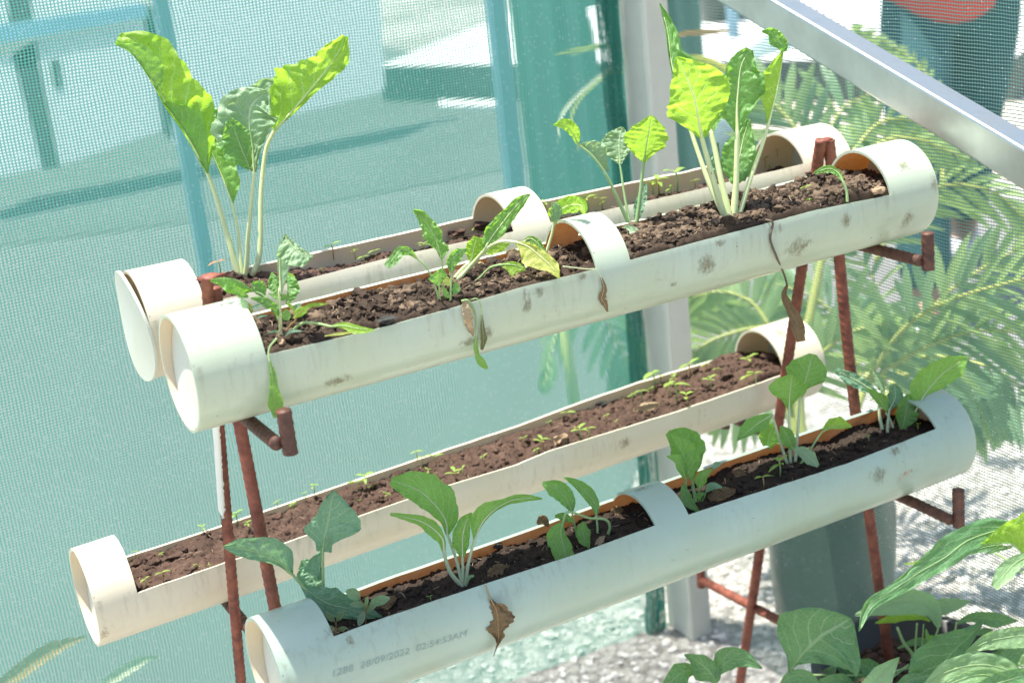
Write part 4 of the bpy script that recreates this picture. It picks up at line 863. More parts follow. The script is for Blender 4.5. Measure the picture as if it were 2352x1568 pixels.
# 11
p = Plant('LF', 'G', 1360, 1465, 'chard_plant', 'upright rounded chard just right of the lower front bridge', 'vegetable plant', VG)
p.leaf([(1335, 1270), (1300, 1130), (1240, 1010), (1150, 930)], [15, 80, 110, 70, 20], [20, 100, 160, 130, 20], (-.0, .0), 'green', st=[(1365, 1460), (1345, 1350), (1335, 1270)], w=(28, 22), sm='stalkg', ruf=.6)
p.leaf([(1325, 1290), (1270, 1110), (1175, 945)], [8, 20, 20, 5], [10, 110, 100, 10], (-.015, -.02), 'mid', sm='stalkg', ruf=.5)
p.leaf([(1290, 1290), (1235, 1150), (1145, 1110)], [8, 40, 30, 5], [8, 40, 40, 5], (-.012, -.03), 'green', st=[(1300, 1450), (1290, 1370), (1290, 1290)], w=(26, 16), sm='stalkg')
p.leaf([(1390, 1360), (1420, 1260), (1495, 1205)], [8, 55, 25, 5], [8, 40, 30, 5], (-.01, -.015), 'mid', st=[(1385, 1460), (1390, 1400), (1390, 1360)], w=(14, 10), sm='stalkg')
p.leaf([(1490, 1210), (1520, 1175), (1558, 1165)], [5, 24, 8], [5, 26, 8], (-.015, -.018), 'kale', rib=False, ruf=.3)
p.leaf([(1440, 1385), (1490, 1335), (1566, 1345)], [5, 30, 20, 5], [5, 30, 25, 5], (-.01, -.02), 'kale', st=[(1405, 1470), (1430, 1420), (1440, 1385)], w=(12, 10), sm='stalkg', ruf=.4)
p.leaf([(1268, 1325), (1290, 1440), (1385, 1530)], [10, 50, 40, 8], [8, 35, 30, 8], (-.018, -.03), 'green', rib=False)
p.leaf([(1400, 1450), (1390, 1410), (1430, 1390)], [5, 25, 8], [5, 25, 8], (-.016, -.02), 'green', rib=False)
# 12
p = Plant('LF', 'H', 575, 1175, 'chard_plant', 'leafy pale stalked chard in front of the right red leg', 'vegetable plant', VG)
p.leaf([(460, 860), (420, 950), (400, 1055)], [10, 70, 80, 20], [10, 80, 70, 20], (.014, .02), 'mid', ruf=.3)
p.leaf([(650, 680), (690, 540), (720, 440), (745, 335)], [8, 60, 160, 140, 20], [8, 30, 130, 130, 30], (.0, -.01), 'green', st=[(615, 1155), (635, 900), (650, 680)], w=(26, 20), sm='stalkw', ruf=.4)
p.leaf([(440, 795), (350, 850), (260, 920), (172, 992)], [5, 60, 50, 30, 4], [5, 50, 70, 60, 4], (-.01, -.04), 'green', st=[(555, 1170), (500, 1000), (440, 795)], w=(26, 16), sm='stalkw', ruf=.4)
p.leaf([(600, 1065), (560, 970), (505, 880)], [10, 55, 50, 8], [10, 45, 50, 8], (-.008, -.01), 'mid', ruf=.8)
p.leaf([(568, 760), (572, 660), (580, 580), (592, 488)], [10, 50, 160, 130, 15], [10, 40, 110, 115, 15], (-.012, -.03), 'mid', st=[(580, 1165), (570, 950), (568, 760)], w=(26, 20), sm='stalkw', ruf=.4, cup=.3)
p.leaf([(820, 925), (900, 890), (1045, 888)], [8, 60, 70, 8], [4, 14, 18, 4], (-.012, -.01), 'lime', st=[(620, 1220), (700, 1110), (780, 980), (820, 925)], w=(22, 14), sm='stalkg', ruf=.4)
p.leaf([(590, 1050), (690, 1095), (790, 1185)], [8, 45, 50, 10], [8, 35, 50, 15], (-.02, -.035), 'pale', ruf=.4)
# 13
p = Plant('LF', 'H', 1310, 935, 'chard_plant', 'chard with one long leaf leaning right beside the right hood of the lower front pipe', 'vegetable plant', VG)
p.leaf([(1255, 650), (1130, 565), (1000, 495), (918, 452)], [10, 45, 55, 20], [10, 40, 40, 14], (.004, .01), 'kale', st=[(1275, 910), (1255, 800), (1250, 700), (1255, 650)], w=(28, 22), sm='stalkw', ruf=1.3)
p.leaf([(1290, 640), (1250, 540), (1210, 460)], [10, 40, 10], [10, 40, 10], (.006, .01), 'pale', rib=False, ruf=1.2)
p.leaf([(1330, 760), (1375, 660), (1365, 560)], [10, 65, 30], [10, 60, 30], (-.0, .0), 'kale', st=[(1315, 935), (1318, 850), (1330, 760)], w=(24, 20), sm='stalkw', ruf=1.2)
p.leaf([(1310, 770), (1250, 680), (1150, 588)], [8, 30, 25, 4], [8, 60, 30, 4], (-.006, -.01), 'mid')
p.leaf([(1430, 905), (1455, 780), (1480, 640)], [20, 70, 70, 15], [15, 90, 90, 15], (-.008, -.01), 'green', ruf=.9)
p.leaf([(1545, 740), (1620, 610), (1740, 480), (1860, 400), (1920, 365)], [20, 130, 125, 110, 75, 10], [8, 14, 70, 85, 95, 12], (-.012, -.02), 'mid', st=[(1420, 905), (1490, 830), (1545, 740)], w=(24, 18), sm='stalkw', ruf=.4)
stalk(p.o, 'H', [(1360, 895), (1330, 820), (1300, 780)], (p.t, p.t), 18, 14, 'stalkw')
stalk(p.o, 'H', [(1180, 690), (1290, 610), (1370, 560), (1425, 600)], (p.t, p.t - .01), 10, 10, 'stalkg')
# dry leaves lying on soil
def litter(n, fr, pts, w, mat, label, lift=.004):
    p, t = soilpt(n, fr, *pts[len(pts) // 2]); u, v = px(fr, *pts[0])
    o = empty('dry_leaf', tuple(p), label, 'dead leaf')
    blade(o, fr, pts, [w * .3, w, w * .9, w * .2], [w * .3, w, w * .8, w * .2], t - .012, t - .008, mat, seed=len(label) + int(w), ruf=1.8)
litter('LB', 'G', [(825, 820), (930, 790), (1000, 740), (1090, 715)], 48, 'deadtan', 'large curled tan leaf lying across the rim of the lower back planter')
litter('UF', 'N', [(920, 1190), (1010, 1170), (1100, 1110), (1180, 1060)], 50, 'deadtan', 'crumpled tan leaf lying at the foot of the middle chard')
litter('UF', 'N', [(1040, 900), (1130, 870), (1240, 900)], 50, 'deadtan', 'pale flat dry leaf lying under the yellowing chard')
litter('UF', 'N', [(1450, 720), (1550, 700), (1620, 760)], 22, 'deadtan', 'bundle of dry strands under the arching leaves')
litter('LF', 'K', [(840, 1010), (890, 950), (1000, 905)], 55, 'dead', 'brown curled leaf on the near rim right of the lower chard')
litter('LF', 'G', [(1460, 1430), (1550, 1400), (1680, 1370)], 50, 'dead', 'wide brown leaf scrap on dark soil right of the lower bridge')
litter('LF', 'J', [(1300, 1230), (1370, 1180), (1440, 1130)], 45, 'dead', 'brown leaf scrap on dark soil behind the red stemmed weed')
litter('LF', 'K', [(1650, 740), (1690, 700), (1720, 670)], 25, 'deadtan', 'pale dry scrap at the foot of the drooping chard')
litter('LF', 'K', [(1760, 510), (1810, 480), (1860, 470)], 36, 'dead', 'brown leaf scrap under the lower front bridge')
litter('LF', 'K', [(1205, 580), (1250, 550), (1290, 600)], 35, 'dead', 'dark dry leaf scrap poking over the far rim of the lower front planter')
litter('LF', 'G', [(1650, 1230), (1700, 1240), (1750, 1250)], 30, 'dead', 'small squarish brown scrap on the dark soil left of the pale stalked chard')

# seedlings
SG = dict(LB='seedlings in the lower back planter', UB='seedlings in the top back planter', UF='seedlings in the top front planter', LF='seedlings in the lower front planter')
SL = dict(LB='tiny yellow green seedling sprouting in the red soil of the lower back planter', UB='tiny yellow green seedling sprouting in the top back planter',
          UF='tiny green seedling in the dry soil of the top front planter', LF='tiny green seedling in the dark soil of the lower front planter')
def seedling(n, fr, x, y, s, mat='seed', nl=None, label=None):
    p, t = soilpt(n, fr, x, y); k = fscale(fr) * t / FPX * s * (.82 if n == 'LB' else .9) * random.uniform(.75, 1.25); nl = nl or random.choice([2, 2, 3, 4])
    hgt = k * .62; parts = [tube_arr([p - [0, 0, .002], p + [k * .03, 0, hgt * .5], p + [0, 0, hgt]], k * .022 + .0002, 5)]; UV = [np.tile([.5, .5], (len(parts[0][0]), 1))]; MI = [1] * len(parts[0][1])
    a0 = random.uniform(-.5, .5) 
    for i in range(nl):
        a = a0 + i * 2 * math.pi / nl + random.uniform(-.3, .3); L = k * random.uniform(.42, .6); w = L * random.uniform(.16, .26); d = np.array([math.cos(a), math.sin(a) * .8, 0]); sd = np.array([-d[1], d[0], 0])
        h0 = hgt * (1 if i < 2 else .8); rise = random.uniform(.1, .75); V = []; uv = []
        for ii in range(7):
            f = ii / 6; ww = w * math.sin(math.pi * min(1, .08 + f * .92)) ** .75 
            c = p + [0, 0, h0] + d * L * f + np.array([0, 0, L * (rise * f - .45 * f * f)])
            for jj in (-1, 0, 1): V.append(c + sd * ww * jj + np.array([0, 0, .12 * w * abs(jj)])); uv.append((jj / 2 + .5, f))
        parts.append((np.array(V), [tuple(map(int, q)) for q in grid(7, 3)])); UV.append(np.array(uv)); MI += [0] * 12
    V, F = join_parts(parts)
    o = mesh('seedling', V, F, [M[mat], M['stalkr' if random.random() < .4 else 'stalkg']], None, True, uv=np.vstack(UV), loc=p)
    o.data.polygons.foreach_set('material_index', MI); tag(o, label or SL[n], 'seedling', SG[n])
for a in [('I', 1240, 800, 170), ('I', 1110, 830, 110), ('I', 1030, 605, 90), ('I', 1230, 610, 60), ('I', 1480, 705, 80), ('I', 1800, 345, 110), ('I', 1890, 405, 110), ('I', 1545, 430, 100), ('I', 1525, 700, 60), ('I', 1590, 690, 60),
          ('I', 2110, 225, 90), ('I', 2230, 240, 70), ('J', 235, 565, 120), ('J', 330, 620, 90), ('J', 655, 470, 80), ('J', 540, 445, 60), ('J', 820, 345, 110), ('J', 750, 385, 90), ('J', 1150, 335, 140), ('J', 1215, 305, 190), ('J', 1265, 320, 90), ('J', 1600, 90, 130),
          ('J', 1745, 145, 150), ('J', 1640, 120, 90), ('J', 1895, 265, 150), ('J', 1950, 215, 150), ('J', 2110, 120, 130), ('J', 1380, 395, 90), ('J', 1690, 220, 110), ('J', 1160, 420, 60), ('G', 60, 1015, 100), ('G', 250, 885, 80), ('G', 395, 860, 150), ('G', 490, 985, 220), ('G', 560, 970, 140), ('G', 205, 1070, 170),
          ('G', 690, 845, 90), ('G', 955, 695, 180), ('G', 1050, 600, 220), ('G', 1220, 700, 250), ('G', 1165, 650, 180), ('G', 1300, 745, 200), ('G', 1320, 525, 220), ('G', 1440, 470, 130), ('G', 1480, 600, 160), ('G', 1770, 440, 170), ('G', 1750, 575, 130), ('G', 1820, 555, 130),
          ('G', 1530, 490, 110), ('G', 880, 690, 110), ('G', 1030, 640, 110), ('G', 1200, 560, 130), ('G', 160, 1110, 90), ('G', 760, 880, 80), ('G', 1100, 560, 150)]: seedling('LB', *a)
seedling('UB', 'D', 765, 335, 190, 'redleaf', 2, 'reddish seedling with two orange leaves between the red post top and the tall chard')
for a in [('D', 1500, 225, 140), ('D', 1640, 220, 110), ('D', 1780, 245, 130), ('D', 1700, 265, 80), ('D', 2090, 190, 100), ('D', 1430, 320, 60), ('E', 760, 490, 170), ('E', 350, 590, 90), ('E', 1300, 350, 160), ('E', 1270, 280, 100), ('E', 1590, 290, 190), ('E', 1700, 290, 120),
          ('B', 930, 1255, 170), ('B', 890, 1270, 120), ('B', 1050, 1255, 200), ('B', 1010, 1275, 120), ('B', 1165, 1225, 90), ('B', 1620, 1085, 110), ('B', 1650, 1115, 90), ('B', 560, 1360, 110), ('B', 1700, 1010, 70)]: seedling('UB', *a)
for a in [('F', 1155, 570, 120), ('F', 1185, 635, 90)]: seedling('UF', *a)
for a in [('H', 375, 1365, 240), ('H', 500, 1270, 200), ('H', 1172, 1010, 130), ('H', 1545, 915, 110), ('J', 1705, 1168, 90)]: seedling('LF', *a)

# ---------------------------------------------------------------- rack of rebar
XL, XR = .058, .81
rk = empty('plant_rack', ((XL + XR) / 2, .1, GZ), 'red oxide painted rebar rack carrying the four pipe planters', 'rack')
def bar(name, pts, r=.0058, mat='rust', n=None):
    pts = np.array(pts, float); L = np.linalg.norm(np.diff(pts, axis=0), axis=1).sum(); n = n or max(6, int(L / .0016))
    path = pts[0] + (pts[-1] - pts[0]) * np.linspace(0, 1, n)[:, None] if len(pts) == 2 else spline(pts, n)
    return tube(name, path, r, M[mat], rk, 14, rib=(.0095, .0006))
def pline(pxs, x):
    return [on(u, v, 0, x)[0] for u, v in pxs]
def leg(pts, x, r):
    a = pline(pts, x); a = np.array(a); b = a[-1] + (a[-1] - a[0]) * ((GZ - a[-1][2]) / (a[-1][2] - a[0][2])); b[2] = GZ
    return bar('leg', [a[0], (a[0] + b) / 2 * 0 + a[len(a) // 2], b], r)
leg([(474, 636), (505, 975), (530, 1300), (555, 1568)], XL - .004, .0056)
leg([(492, 660), (541, 975), (590, 1180), (632, 1390)], XL + .006, .0062)
leg([(1886, 322), (1850, 610), (1790, 960), (1745, 1260), (1700, 1568)], XR - .006, .0066)
leg([(1904, 322), (1912, 590), (1965, 945), (2000, 1170), (2030, 1345)], XR + .006, .0066)
ZU = -.055 - .0075; 
for X, far_u in ((XL, .215), (XR, .215)):
    zc = ZU - (.0 if X < .5 else .0)
    yf = -.072 if X < .5 else -.074
    bar('cross_bar', [(X, yf, zc), (X, far_u, zc - .003)], .0062, 'rust2')
    bar('hook', [(X + .0105, yf - .001, zc - .012), (X + .0105, yf - .001, zc + .030)], .0068, 'rust2')
    bar('hook', [(X, far_u, zc - .012), (X, far_u, zc + .030)], .0062, 'rust2')
    zl = -.302 - .055 - .0075 - .004 * (X > .5)
    yl = -.105 if X > .5 else -.100
    bar('cross_bar', [(X + .010, yl, zl + (-.0) ), (X + .010, .318, zl + (.0 if X > .5 else .0))], .0062, 'rust2')
    bar('hook', [(X + .022, yl, zl - .012), (X + .022, yl, zl + .034)], .0068, 'rust2')
    bar('hook', [(X, .318, zl - .012), (X, .318, zl + .034)], .0062, 'rust2')
    if X > .5:
        a = on(1610, 1330, 0, XR)[0]; b = on(1805, 1432, 0, XR)[0]; d_ = b - a
        bar('cross_bar', [a, a + d_ * 2.6], .0064, 'rust'); bar('hook', [a - [0, 0, .012], a + [0, 0, .03]], .0064, 'rust')
# white paint streak along the left leg
a = pline([(500, 975), (514, 1190)], XL - .012)
V = []
for i in range(40):
    f = i / 39; c = a[0] + (a[1] - a[0]) * f
    for j in range(5): V.append(c + ROT @ np.array([(-.0045 + .0018 * j + (.0016 * noise.noise(Vector((i * .9, 0, 0))) if j == 4 else 0)) * (1 if f < .9 else (1 - f) * 10), 0, .004 + .0015 * math.sin(j / 4 * 3.1)]))
o = mesh('paint_streak', V, grid(40, 5), M['paint'], rk); s = o.modifiers.new('th', 'SOLIDIFY'); s.thickness = .002
V, F = boxv(-.008, .012, -.008, .008, 0, .004)
pt = on(492, 648, 0, XL)[0]
PRd = PR2[2] * [.010, .006, .003]; mesh('weld_bead', PRd + on(1895, 322, 0, XR)[0], ICO2[1].astype(np.int32), M['rust'], rk)
mesh('weld_bead', PR2[4] * [.012, .007, .003] + on(484, 636, 0, XL)[0], ICO2[1].astype(np.int32), M['rust'], rk)

# ---------------------------------------------------------------- grow bag with palm behind the side net
bp = on(1900, 1440, 2, GZ)[0] + np.array([.04, .03, 0])
t = empty('grow_bag', tuple(bp), 'dark plastic grow bag of soil standing on gravel behind the side net', 'grow bag')
prof = [(.001, 0), (.085, 0), (.098, .02), (.102, .10), (.104, .18), (.100, .21), (.103, .225), (.098, .226), (.095, .205), (.001, .2)]
V, F = lathe(prof, 64)
V = np.array([v * [1 + .03 * noise.noise(Vector((v[0] * 30, v[1] * 30, v[2] * 8)))] * 1 for v in V]) * [1, 1, 1]
V[:, 2] += np.array([.012 * noise.noise(Vector((v[0] * 18, v[1] * 18, 3))) * (v[2] > .2) for v in V])
mesh('bag', V + bp, F, M['bag'], t)
pos = np.array([[r_ * math.cos(a_), r_ * math.sin(a_), .208 + rng.uniform(0, .006)] for r_, a_ in zip(.09 * np.sqrt(rng.random(260)), rng.uniform(0, 6.28, 260))]) + bp
o = scatter('bag_soil', pos, rng.uniform(.003, .012, 260), ICO1, PR1, M['soil_dry'], .6, smooth=False); tag(o, kind='stuff')
pt0 = bp + np.array([0, 0, .21])
palm = empty('palm', tuple(pt0), 'feathery areca palm growing behind the side net, its fronds arching both ways', 'palm')
def frond(par, fr, pts, t0, t1, L, up=1., dn=1., mat='palm', nl=26, start=.25, swept=.55, w=.010, droop=.25, mat2=None):
    L *= .72; nl = max(8, int(nl * .56))
    """rachis through pixels; leaflets of real length L metres to both sides"""
    c = spline([px(fr, *q) for q in pts], 40); tt = np.linspace(t0, t1, 40); path = np.array([P(u, v, t) for (u, v), t in zip(c, tt)])
    tube('rachis', path, np.linspace(.0045, .0012, 40), M['palmst'], par, 6)
    tg = np.gradient(path, axis=0); tg /= np.linalg.norm(tg, axis=1)[:, None]
    parts = []; UV = []; fwd = ROT @ np.array([0, 0, -1.])
    for i in range(nl):
        f = start + (1 - start) * i / (nl - 1); k = f * 39; a = int(min(38, k)); base = path[a] + (path[a + 1] - path[a]) * (k - a); T = tg[a]
        side = np.cross(T, fwd); side /= np.linalg.norm(side)
        for sg, sc in ((1, up), (-1, dn)):
            if sc == 0: continue
            ll = L * sc * (math.sin(math.pi * (.18 + .8 * f)) ** .6) * random.uniform(.85, 1.1)
            d = side * sg * (1 - swept * f) + T * (swept + .3 * f) + fwd * random.uniform(-.25, .35); d /= np.linalg.norm(d)
            wd = np.cross(d, fwd) * .6 + np.cross(d, [0, 0, 1]) * random.uniform(.2, .7); wd /= np.linalg.norm(wd); V = []; uv = []
            for ii in range(9):
                g_ = ii / 8; ww = 1.85 * w * (.35 + 2.2 * g_) * (1 - g_) ** .8 * 1.0 + .0003
                cpt = base + d * ll * g_ + np.array([0, 0, -droop * ll * g_ * g_])
                for jj in (-1, 0, 1): V.append(cpt + wd * ww * .5 * jj + fwd * abs(jj) * ww * .15); uv.append((jj / 2 + .5, g_))
            lo = mesh('leaflet', V, grid(9, 3), M[mat2 if (mat2 and random.random() < .5) else mat], par, uv=uv)
M['palmst'] = stalk_mat('yellow_palm_stem', (.55, .52, .15), (.35, .45, .12))
TB = float((ROT.T @ (pt0 - POS))[2] * -1)
for q in ([(1880, 1215), (1850, 1050), (1840, 850), (1925, 420)], [(1900, 1210), (1930, 1050), (1990, 880)], [(1890, 1215), (1830, 1000), (1765, 745)], [(1905, 1210), (2000, 1000), (2080, 820)]):
    c = spline(q, 20); path = [P(u, v, TB + .06 * i / 19) for i, (u, v) in enumerate(c)]; tube('stem', path, np.linspace(.011, .006, 20), M['palmst'], palm, 10)
z = TB
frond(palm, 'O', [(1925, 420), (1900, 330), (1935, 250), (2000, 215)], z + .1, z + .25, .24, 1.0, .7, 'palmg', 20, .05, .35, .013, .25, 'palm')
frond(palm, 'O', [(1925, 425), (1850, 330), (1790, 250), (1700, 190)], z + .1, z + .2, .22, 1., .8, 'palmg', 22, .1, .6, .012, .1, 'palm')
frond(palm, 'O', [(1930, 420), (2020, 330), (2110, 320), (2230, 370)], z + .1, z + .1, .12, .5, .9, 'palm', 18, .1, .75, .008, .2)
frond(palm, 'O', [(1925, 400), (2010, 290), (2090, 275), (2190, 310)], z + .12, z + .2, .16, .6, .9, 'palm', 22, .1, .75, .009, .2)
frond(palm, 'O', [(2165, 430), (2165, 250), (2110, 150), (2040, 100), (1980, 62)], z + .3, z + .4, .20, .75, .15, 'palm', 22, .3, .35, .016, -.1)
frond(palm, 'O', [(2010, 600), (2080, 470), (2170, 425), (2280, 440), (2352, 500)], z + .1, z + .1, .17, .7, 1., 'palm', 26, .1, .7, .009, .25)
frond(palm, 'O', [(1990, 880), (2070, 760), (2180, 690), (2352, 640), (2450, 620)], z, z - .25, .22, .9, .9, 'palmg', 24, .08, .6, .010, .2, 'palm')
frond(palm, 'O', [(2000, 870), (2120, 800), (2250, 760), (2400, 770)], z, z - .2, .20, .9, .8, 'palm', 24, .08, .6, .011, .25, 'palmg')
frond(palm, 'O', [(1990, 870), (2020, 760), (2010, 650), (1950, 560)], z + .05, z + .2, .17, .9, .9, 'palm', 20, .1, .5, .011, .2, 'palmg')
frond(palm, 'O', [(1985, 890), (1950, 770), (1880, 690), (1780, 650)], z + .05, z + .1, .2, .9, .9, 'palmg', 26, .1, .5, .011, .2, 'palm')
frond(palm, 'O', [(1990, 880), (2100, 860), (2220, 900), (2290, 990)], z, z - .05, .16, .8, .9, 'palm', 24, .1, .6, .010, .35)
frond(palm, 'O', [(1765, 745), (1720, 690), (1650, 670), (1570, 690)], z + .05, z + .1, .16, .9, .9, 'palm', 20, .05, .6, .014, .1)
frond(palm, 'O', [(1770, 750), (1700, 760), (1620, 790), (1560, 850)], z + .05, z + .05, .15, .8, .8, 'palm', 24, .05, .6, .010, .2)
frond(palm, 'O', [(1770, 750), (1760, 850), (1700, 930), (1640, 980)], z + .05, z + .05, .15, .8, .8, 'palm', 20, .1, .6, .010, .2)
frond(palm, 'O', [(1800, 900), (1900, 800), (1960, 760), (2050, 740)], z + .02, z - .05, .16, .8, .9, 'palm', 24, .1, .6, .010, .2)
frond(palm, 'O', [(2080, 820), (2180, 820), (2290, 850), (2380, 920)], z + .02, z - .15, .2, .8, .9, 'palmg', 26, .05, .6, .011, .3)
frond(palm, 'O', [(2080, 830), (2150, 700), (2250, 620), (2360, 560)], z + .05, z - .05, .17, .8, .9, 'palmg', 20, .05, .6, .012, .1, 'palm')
# second palm, seen left of the post through the left net
pb = on(1330, 1000, 2, GZ)[0]
pl2 = empty('palm', tuple(pb), 'small palm with hanging lime fronds behind the left net near the post', 'palm')
t2 = on(1330, 1000, 2, GZ)[1]
tube('stem', [pb, pb + [0, .02, .25], P(1380, 700, t2 + .05)], np.array([.014, .012, .008]), M['palmst'], pl2, 8)
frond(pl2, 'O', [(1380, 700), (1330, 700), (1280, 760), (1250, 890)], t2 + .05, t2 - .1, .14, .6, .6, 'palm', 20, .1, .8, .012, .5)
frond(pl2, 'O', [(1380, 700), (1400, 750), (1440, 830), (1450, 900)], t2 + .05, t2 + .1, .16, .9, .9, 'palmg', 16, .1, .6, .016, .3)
# dried strap leaves
def strap(fr, pts, t0, t1, w, mat, label):
    u, v = px(fr, *pts[0]); o = empty('strap_leaf', tuple(P(u, v, t0)), label, 'leaf', 'strap leaves beyond the nets')
    blade(o, fr, pts, [w * .5, w, w, w * .1], [w * .5, w, w, w * .1], t0, t1, mat, seed=len(label), ruf=.3, cup=.3, lob=.02)
strap('O', [(1440, 150), (1400, 160), (1330, 215), (1288, 270), (1282, 330)], 2.75, 2.65, 5, 'straw', 'long pale dry strap leaf curving down left of the post, outer of two')
strap('O', [(1440, 165), (1390, 175), (1330, 230), (1312, 280), (1330, 350)], 2.78, 2.7, 4, 'yellow', 'thin green yellow strap leaf curving down left of the post, inner of two')
strap('O', [(1420, 105), (1370, 108), (1320, 118), (1272, 125)], 2.8, 2.75, 6, 'yellow', 'orange tipped strap leaf pointing left at the top left of the post')
strap('O', [(1540, 90), (1570, 78), (1630, 74), (1680, 70)], 2.7, 2.8, 6, 'orange', 'orange strap leaf right of the post behind the side net')
strap('O', [(1560, 130), (1620, 140), (1700, 175), (1740, 190)], 2.6, 2.7, 9, 'yellow', 'yellow green strap leaf right of the post behind the side net')
strap('O', [(-30, 1600), (40, 1545), (120, 1490), (200, 1460)], 2.15, 2.2, 17, 'orange', 'broad orange tipped strap leaf at the bottom left corner behind the net')
strap('O', [(210, 1590), (270, 1550), (330, 1515), (372, 1508)], 2.15, 2.2, 12, 'straw', 'pale strap leaf pointing right at the bottom left behind the net')

# ---------------------------------------------------------------- foreground broad leaved plants
fp = Plant(None, 'Q', 1150, 1400, 'broad_leaved_plant', 'broad leaved green plant in a black pot at the bottom right corner', 'potted plant', 'broad leaved plants in the foreground', t=1.86)
pc = fp.o.location
V, F = lathe([(.001, -.30), (.085, -.30), (.11, .0), (.118, 0), (.118, .018), (.106, .018), (.10, -.02), (.001, -.02)], 48)
mesh('pot', V + np.array(pc) - [0, 0, .012], F, M['pot'], fp.o)
pos = np.array([[r_ * math.cos(a_), r_ * math.sin(a_), -.03 + rng.uniform(0, .008)] for r_, a_ in zip(.095 * np.sqrt(rng.random(500)), rng.uniform(0, 6.28, 500))]) + np.array(pc)
o = scatter('pot_soil', pos, rng.uniform(.003, .010, 500), ICO1, PR1, M['soil_red'], .6, smooth=False); tag(o, kind='stuff')
def fl(pts, l, r, d, mat='egg', **kw):
    kw.setdefault('ruf', .45); kw.setdefault('cup', .2); kw.setdefault('lob', .03)
    fp.leaf(pts, l, r, d, mat, fr=kw.pop('fr', 'Q'), w=kw.pop('w', (20, 16)), sm='stalkg', **kw)
for q, w in (([(1190, 1400), (1180, 1310), (1100, 1200), (1040, 1060)], 40), ([(1200, 1380), (1210, 1170), (1220, 1020)], 26), ([(1240, 1390), (1262, 1280), (1280, 1030)], 18), ([(1300, 1400), (1540, 1130), (1580, 1010)], 26), ([(1180, 1420), (900, 1480), (500, 1500), (70, 1480)], 26), ([(1150, 1400), (700, 1700), (200, 1700)], 26), ([(1230, 1400), (1380, 1150), (1420, 1050)], 26), ([(1220, 1400), (1500, 1560), (1900, 1500)], 24)):
    stalk(fp.o, 'Q', q, (fp.t, fp.t - .02), w, w * .6, 'stalkg', name='stem')
fl([(1340, 1000), (1250, 960), (1050, 950), (840, 1020)], [10, 40, 60, 5], [5, 30, 30, 5], (.02, .02), 'lime', rib=False)
fl([(1420, 1060), (1350, 900), (1180, 830), (950, 860), (655, 950)], [15, 90, 110, 70, 8], [20, 110, 110, 80, 8], (.0, .01), 'eggl')
fl([(1350, 960), (1450, 880), (1600, 845), (1708, 822)], [20, 80, 50, 5], [20, 70, 50, 5], (.01, .02), 'eggl')
fl([(1570, 1030), (1720, 975), (1930, 985), (2142, 1000)], [8, 50, 60, 5], [8, 40, 75, 5], (.0, -.01), 'egg')
fl([(1760, 1130), (1840, 1090), (1915, 1080)], [5, 30, 5], [5, 40, 5], (.0, .0), 'egg')
fl([(1040, 1250), (1200, 1195), (1460, 1190)], [5, 40, 5], [5, 40, 5], (.01, .0), 'egg')
fl([(1300, 1075), (1330, 1160), (1465, 1188)], [5, 40, 5], [5, 30, 5], (-.01, -.02), 'mid')
fl([(1600, 1160), (1480, 1150), (1400, 1150)], [15, 50, 20], [15, 40, 20], (.02, .02), 'eggl')
fl([(1900, 1300), (2050, 1310), (2260, 1390)], [10, 60, 60, 20], [10, 80, 80, 20], (-.02, -.03), 'egg')
fl([(480, 1395), (600, 1480), (770, 1580)], [10, 90, 90], [10, 80, 90], (.02, .02), 'egg')
fl([(320, 1570), (430, 1470), (485, 1385)], [20, 60, 10], [20, 50, 10], (.01, .01), 'eggl')
fl([(55, 1480), (110, 1390), (200, 1280), (350, 1130), (480, 1050), (620, 975)], [8, 80, 300, 380, 300, 210, 120, 10], [8, 20, 110, 250, 400, 460, 380, 60], (-.06, -.09), 'egg', cup=.25, ruf=.3)
fl([(-40, 1620), (60, 1510), (200, 1500), (360, 1600)], [10, 50, 50, 10], [10, 70, 70, 10], (-.06, -.06), 'egg')
fl([(490, 1420), (460, 1320), (330, 1180), (190, 1080), (60, 1020)], [20, 130, 200, 170, 60, 10], [20, 120, 130, 120, 60, 10], (-.05, -.08), 'egg', fr='S', cup=.5)
fl([(460, 1330), (640, 1120), (850, 1090), (1130, 1212)], [30, 190, 120, 5], [20, 130, 90, 5], (-.055, -.06), 'egg', fr='S')
fl([(260, 1250), (60, 1250), (-200, 1450)], [20, 160, 100], [20, 150, 60], (-.055, -.07), 'egg', fr='S')
fl([(1832, 995), (1720, 1120), (1560, 1270), (1430, 1440), (1360, 1640)], [5, 50, 110, 140, 150], [5, 90, 190, 270, 200], (-.07, -.08), 'egg', cup=.35)
fl([(1660, 1292), (1850, 1195), (2050, 1150), (2320, 1120)], [8, 70, 80, 80], [8, 75, 100, 110], (-.10, -.11), 'eggl')
fl([(1270, 1600), (1500, 1460), (1780, 1400), (2040, 1450), (2200, 1620)], [10, 90, 110, 90, 60], [10, 120, 150, 120, 60], (-.12, -.14), 'eggl')
fl([(1060, 1332), (920, 1470), (760, 1660)], [5, 110, 160], [5, 90, 90], (-.12, -.14), 'eggl')
fl([(1400, 1620), (1800, 1490), (2250, 1600)], [30, 50, 50], [30, 100, 100], (-.15, -.15), 'eggl')
fl([(2140, 1400), (2250, 1330), (2400, 1330)], [10, 70, 90], [10, 120, 120], (-.13, -.14), 'eggl')
fl([(900, 1560), (800, 1440), (640, 1360)], [20, 90, 60, 5], [20, 80, 70, 5], (-.02, -.02), 'egg')
fl([(1700, 1640), (1980, 1560), (2250, 1480)], [30, 90, 60], [30, 90, 80], (-.16, -.17), 'egg')
fl([(1900, 1500), (2060, 1330), (2260, 1240)], [20, 80, 60], [20, 60, 60], (-.05, -.05), 'egg')
fl([(1000, 1640), (1150, 1540), (1330, 1500)], [20, 60, 20], [20, 70, 30], (-.09, -.09), 'egg')
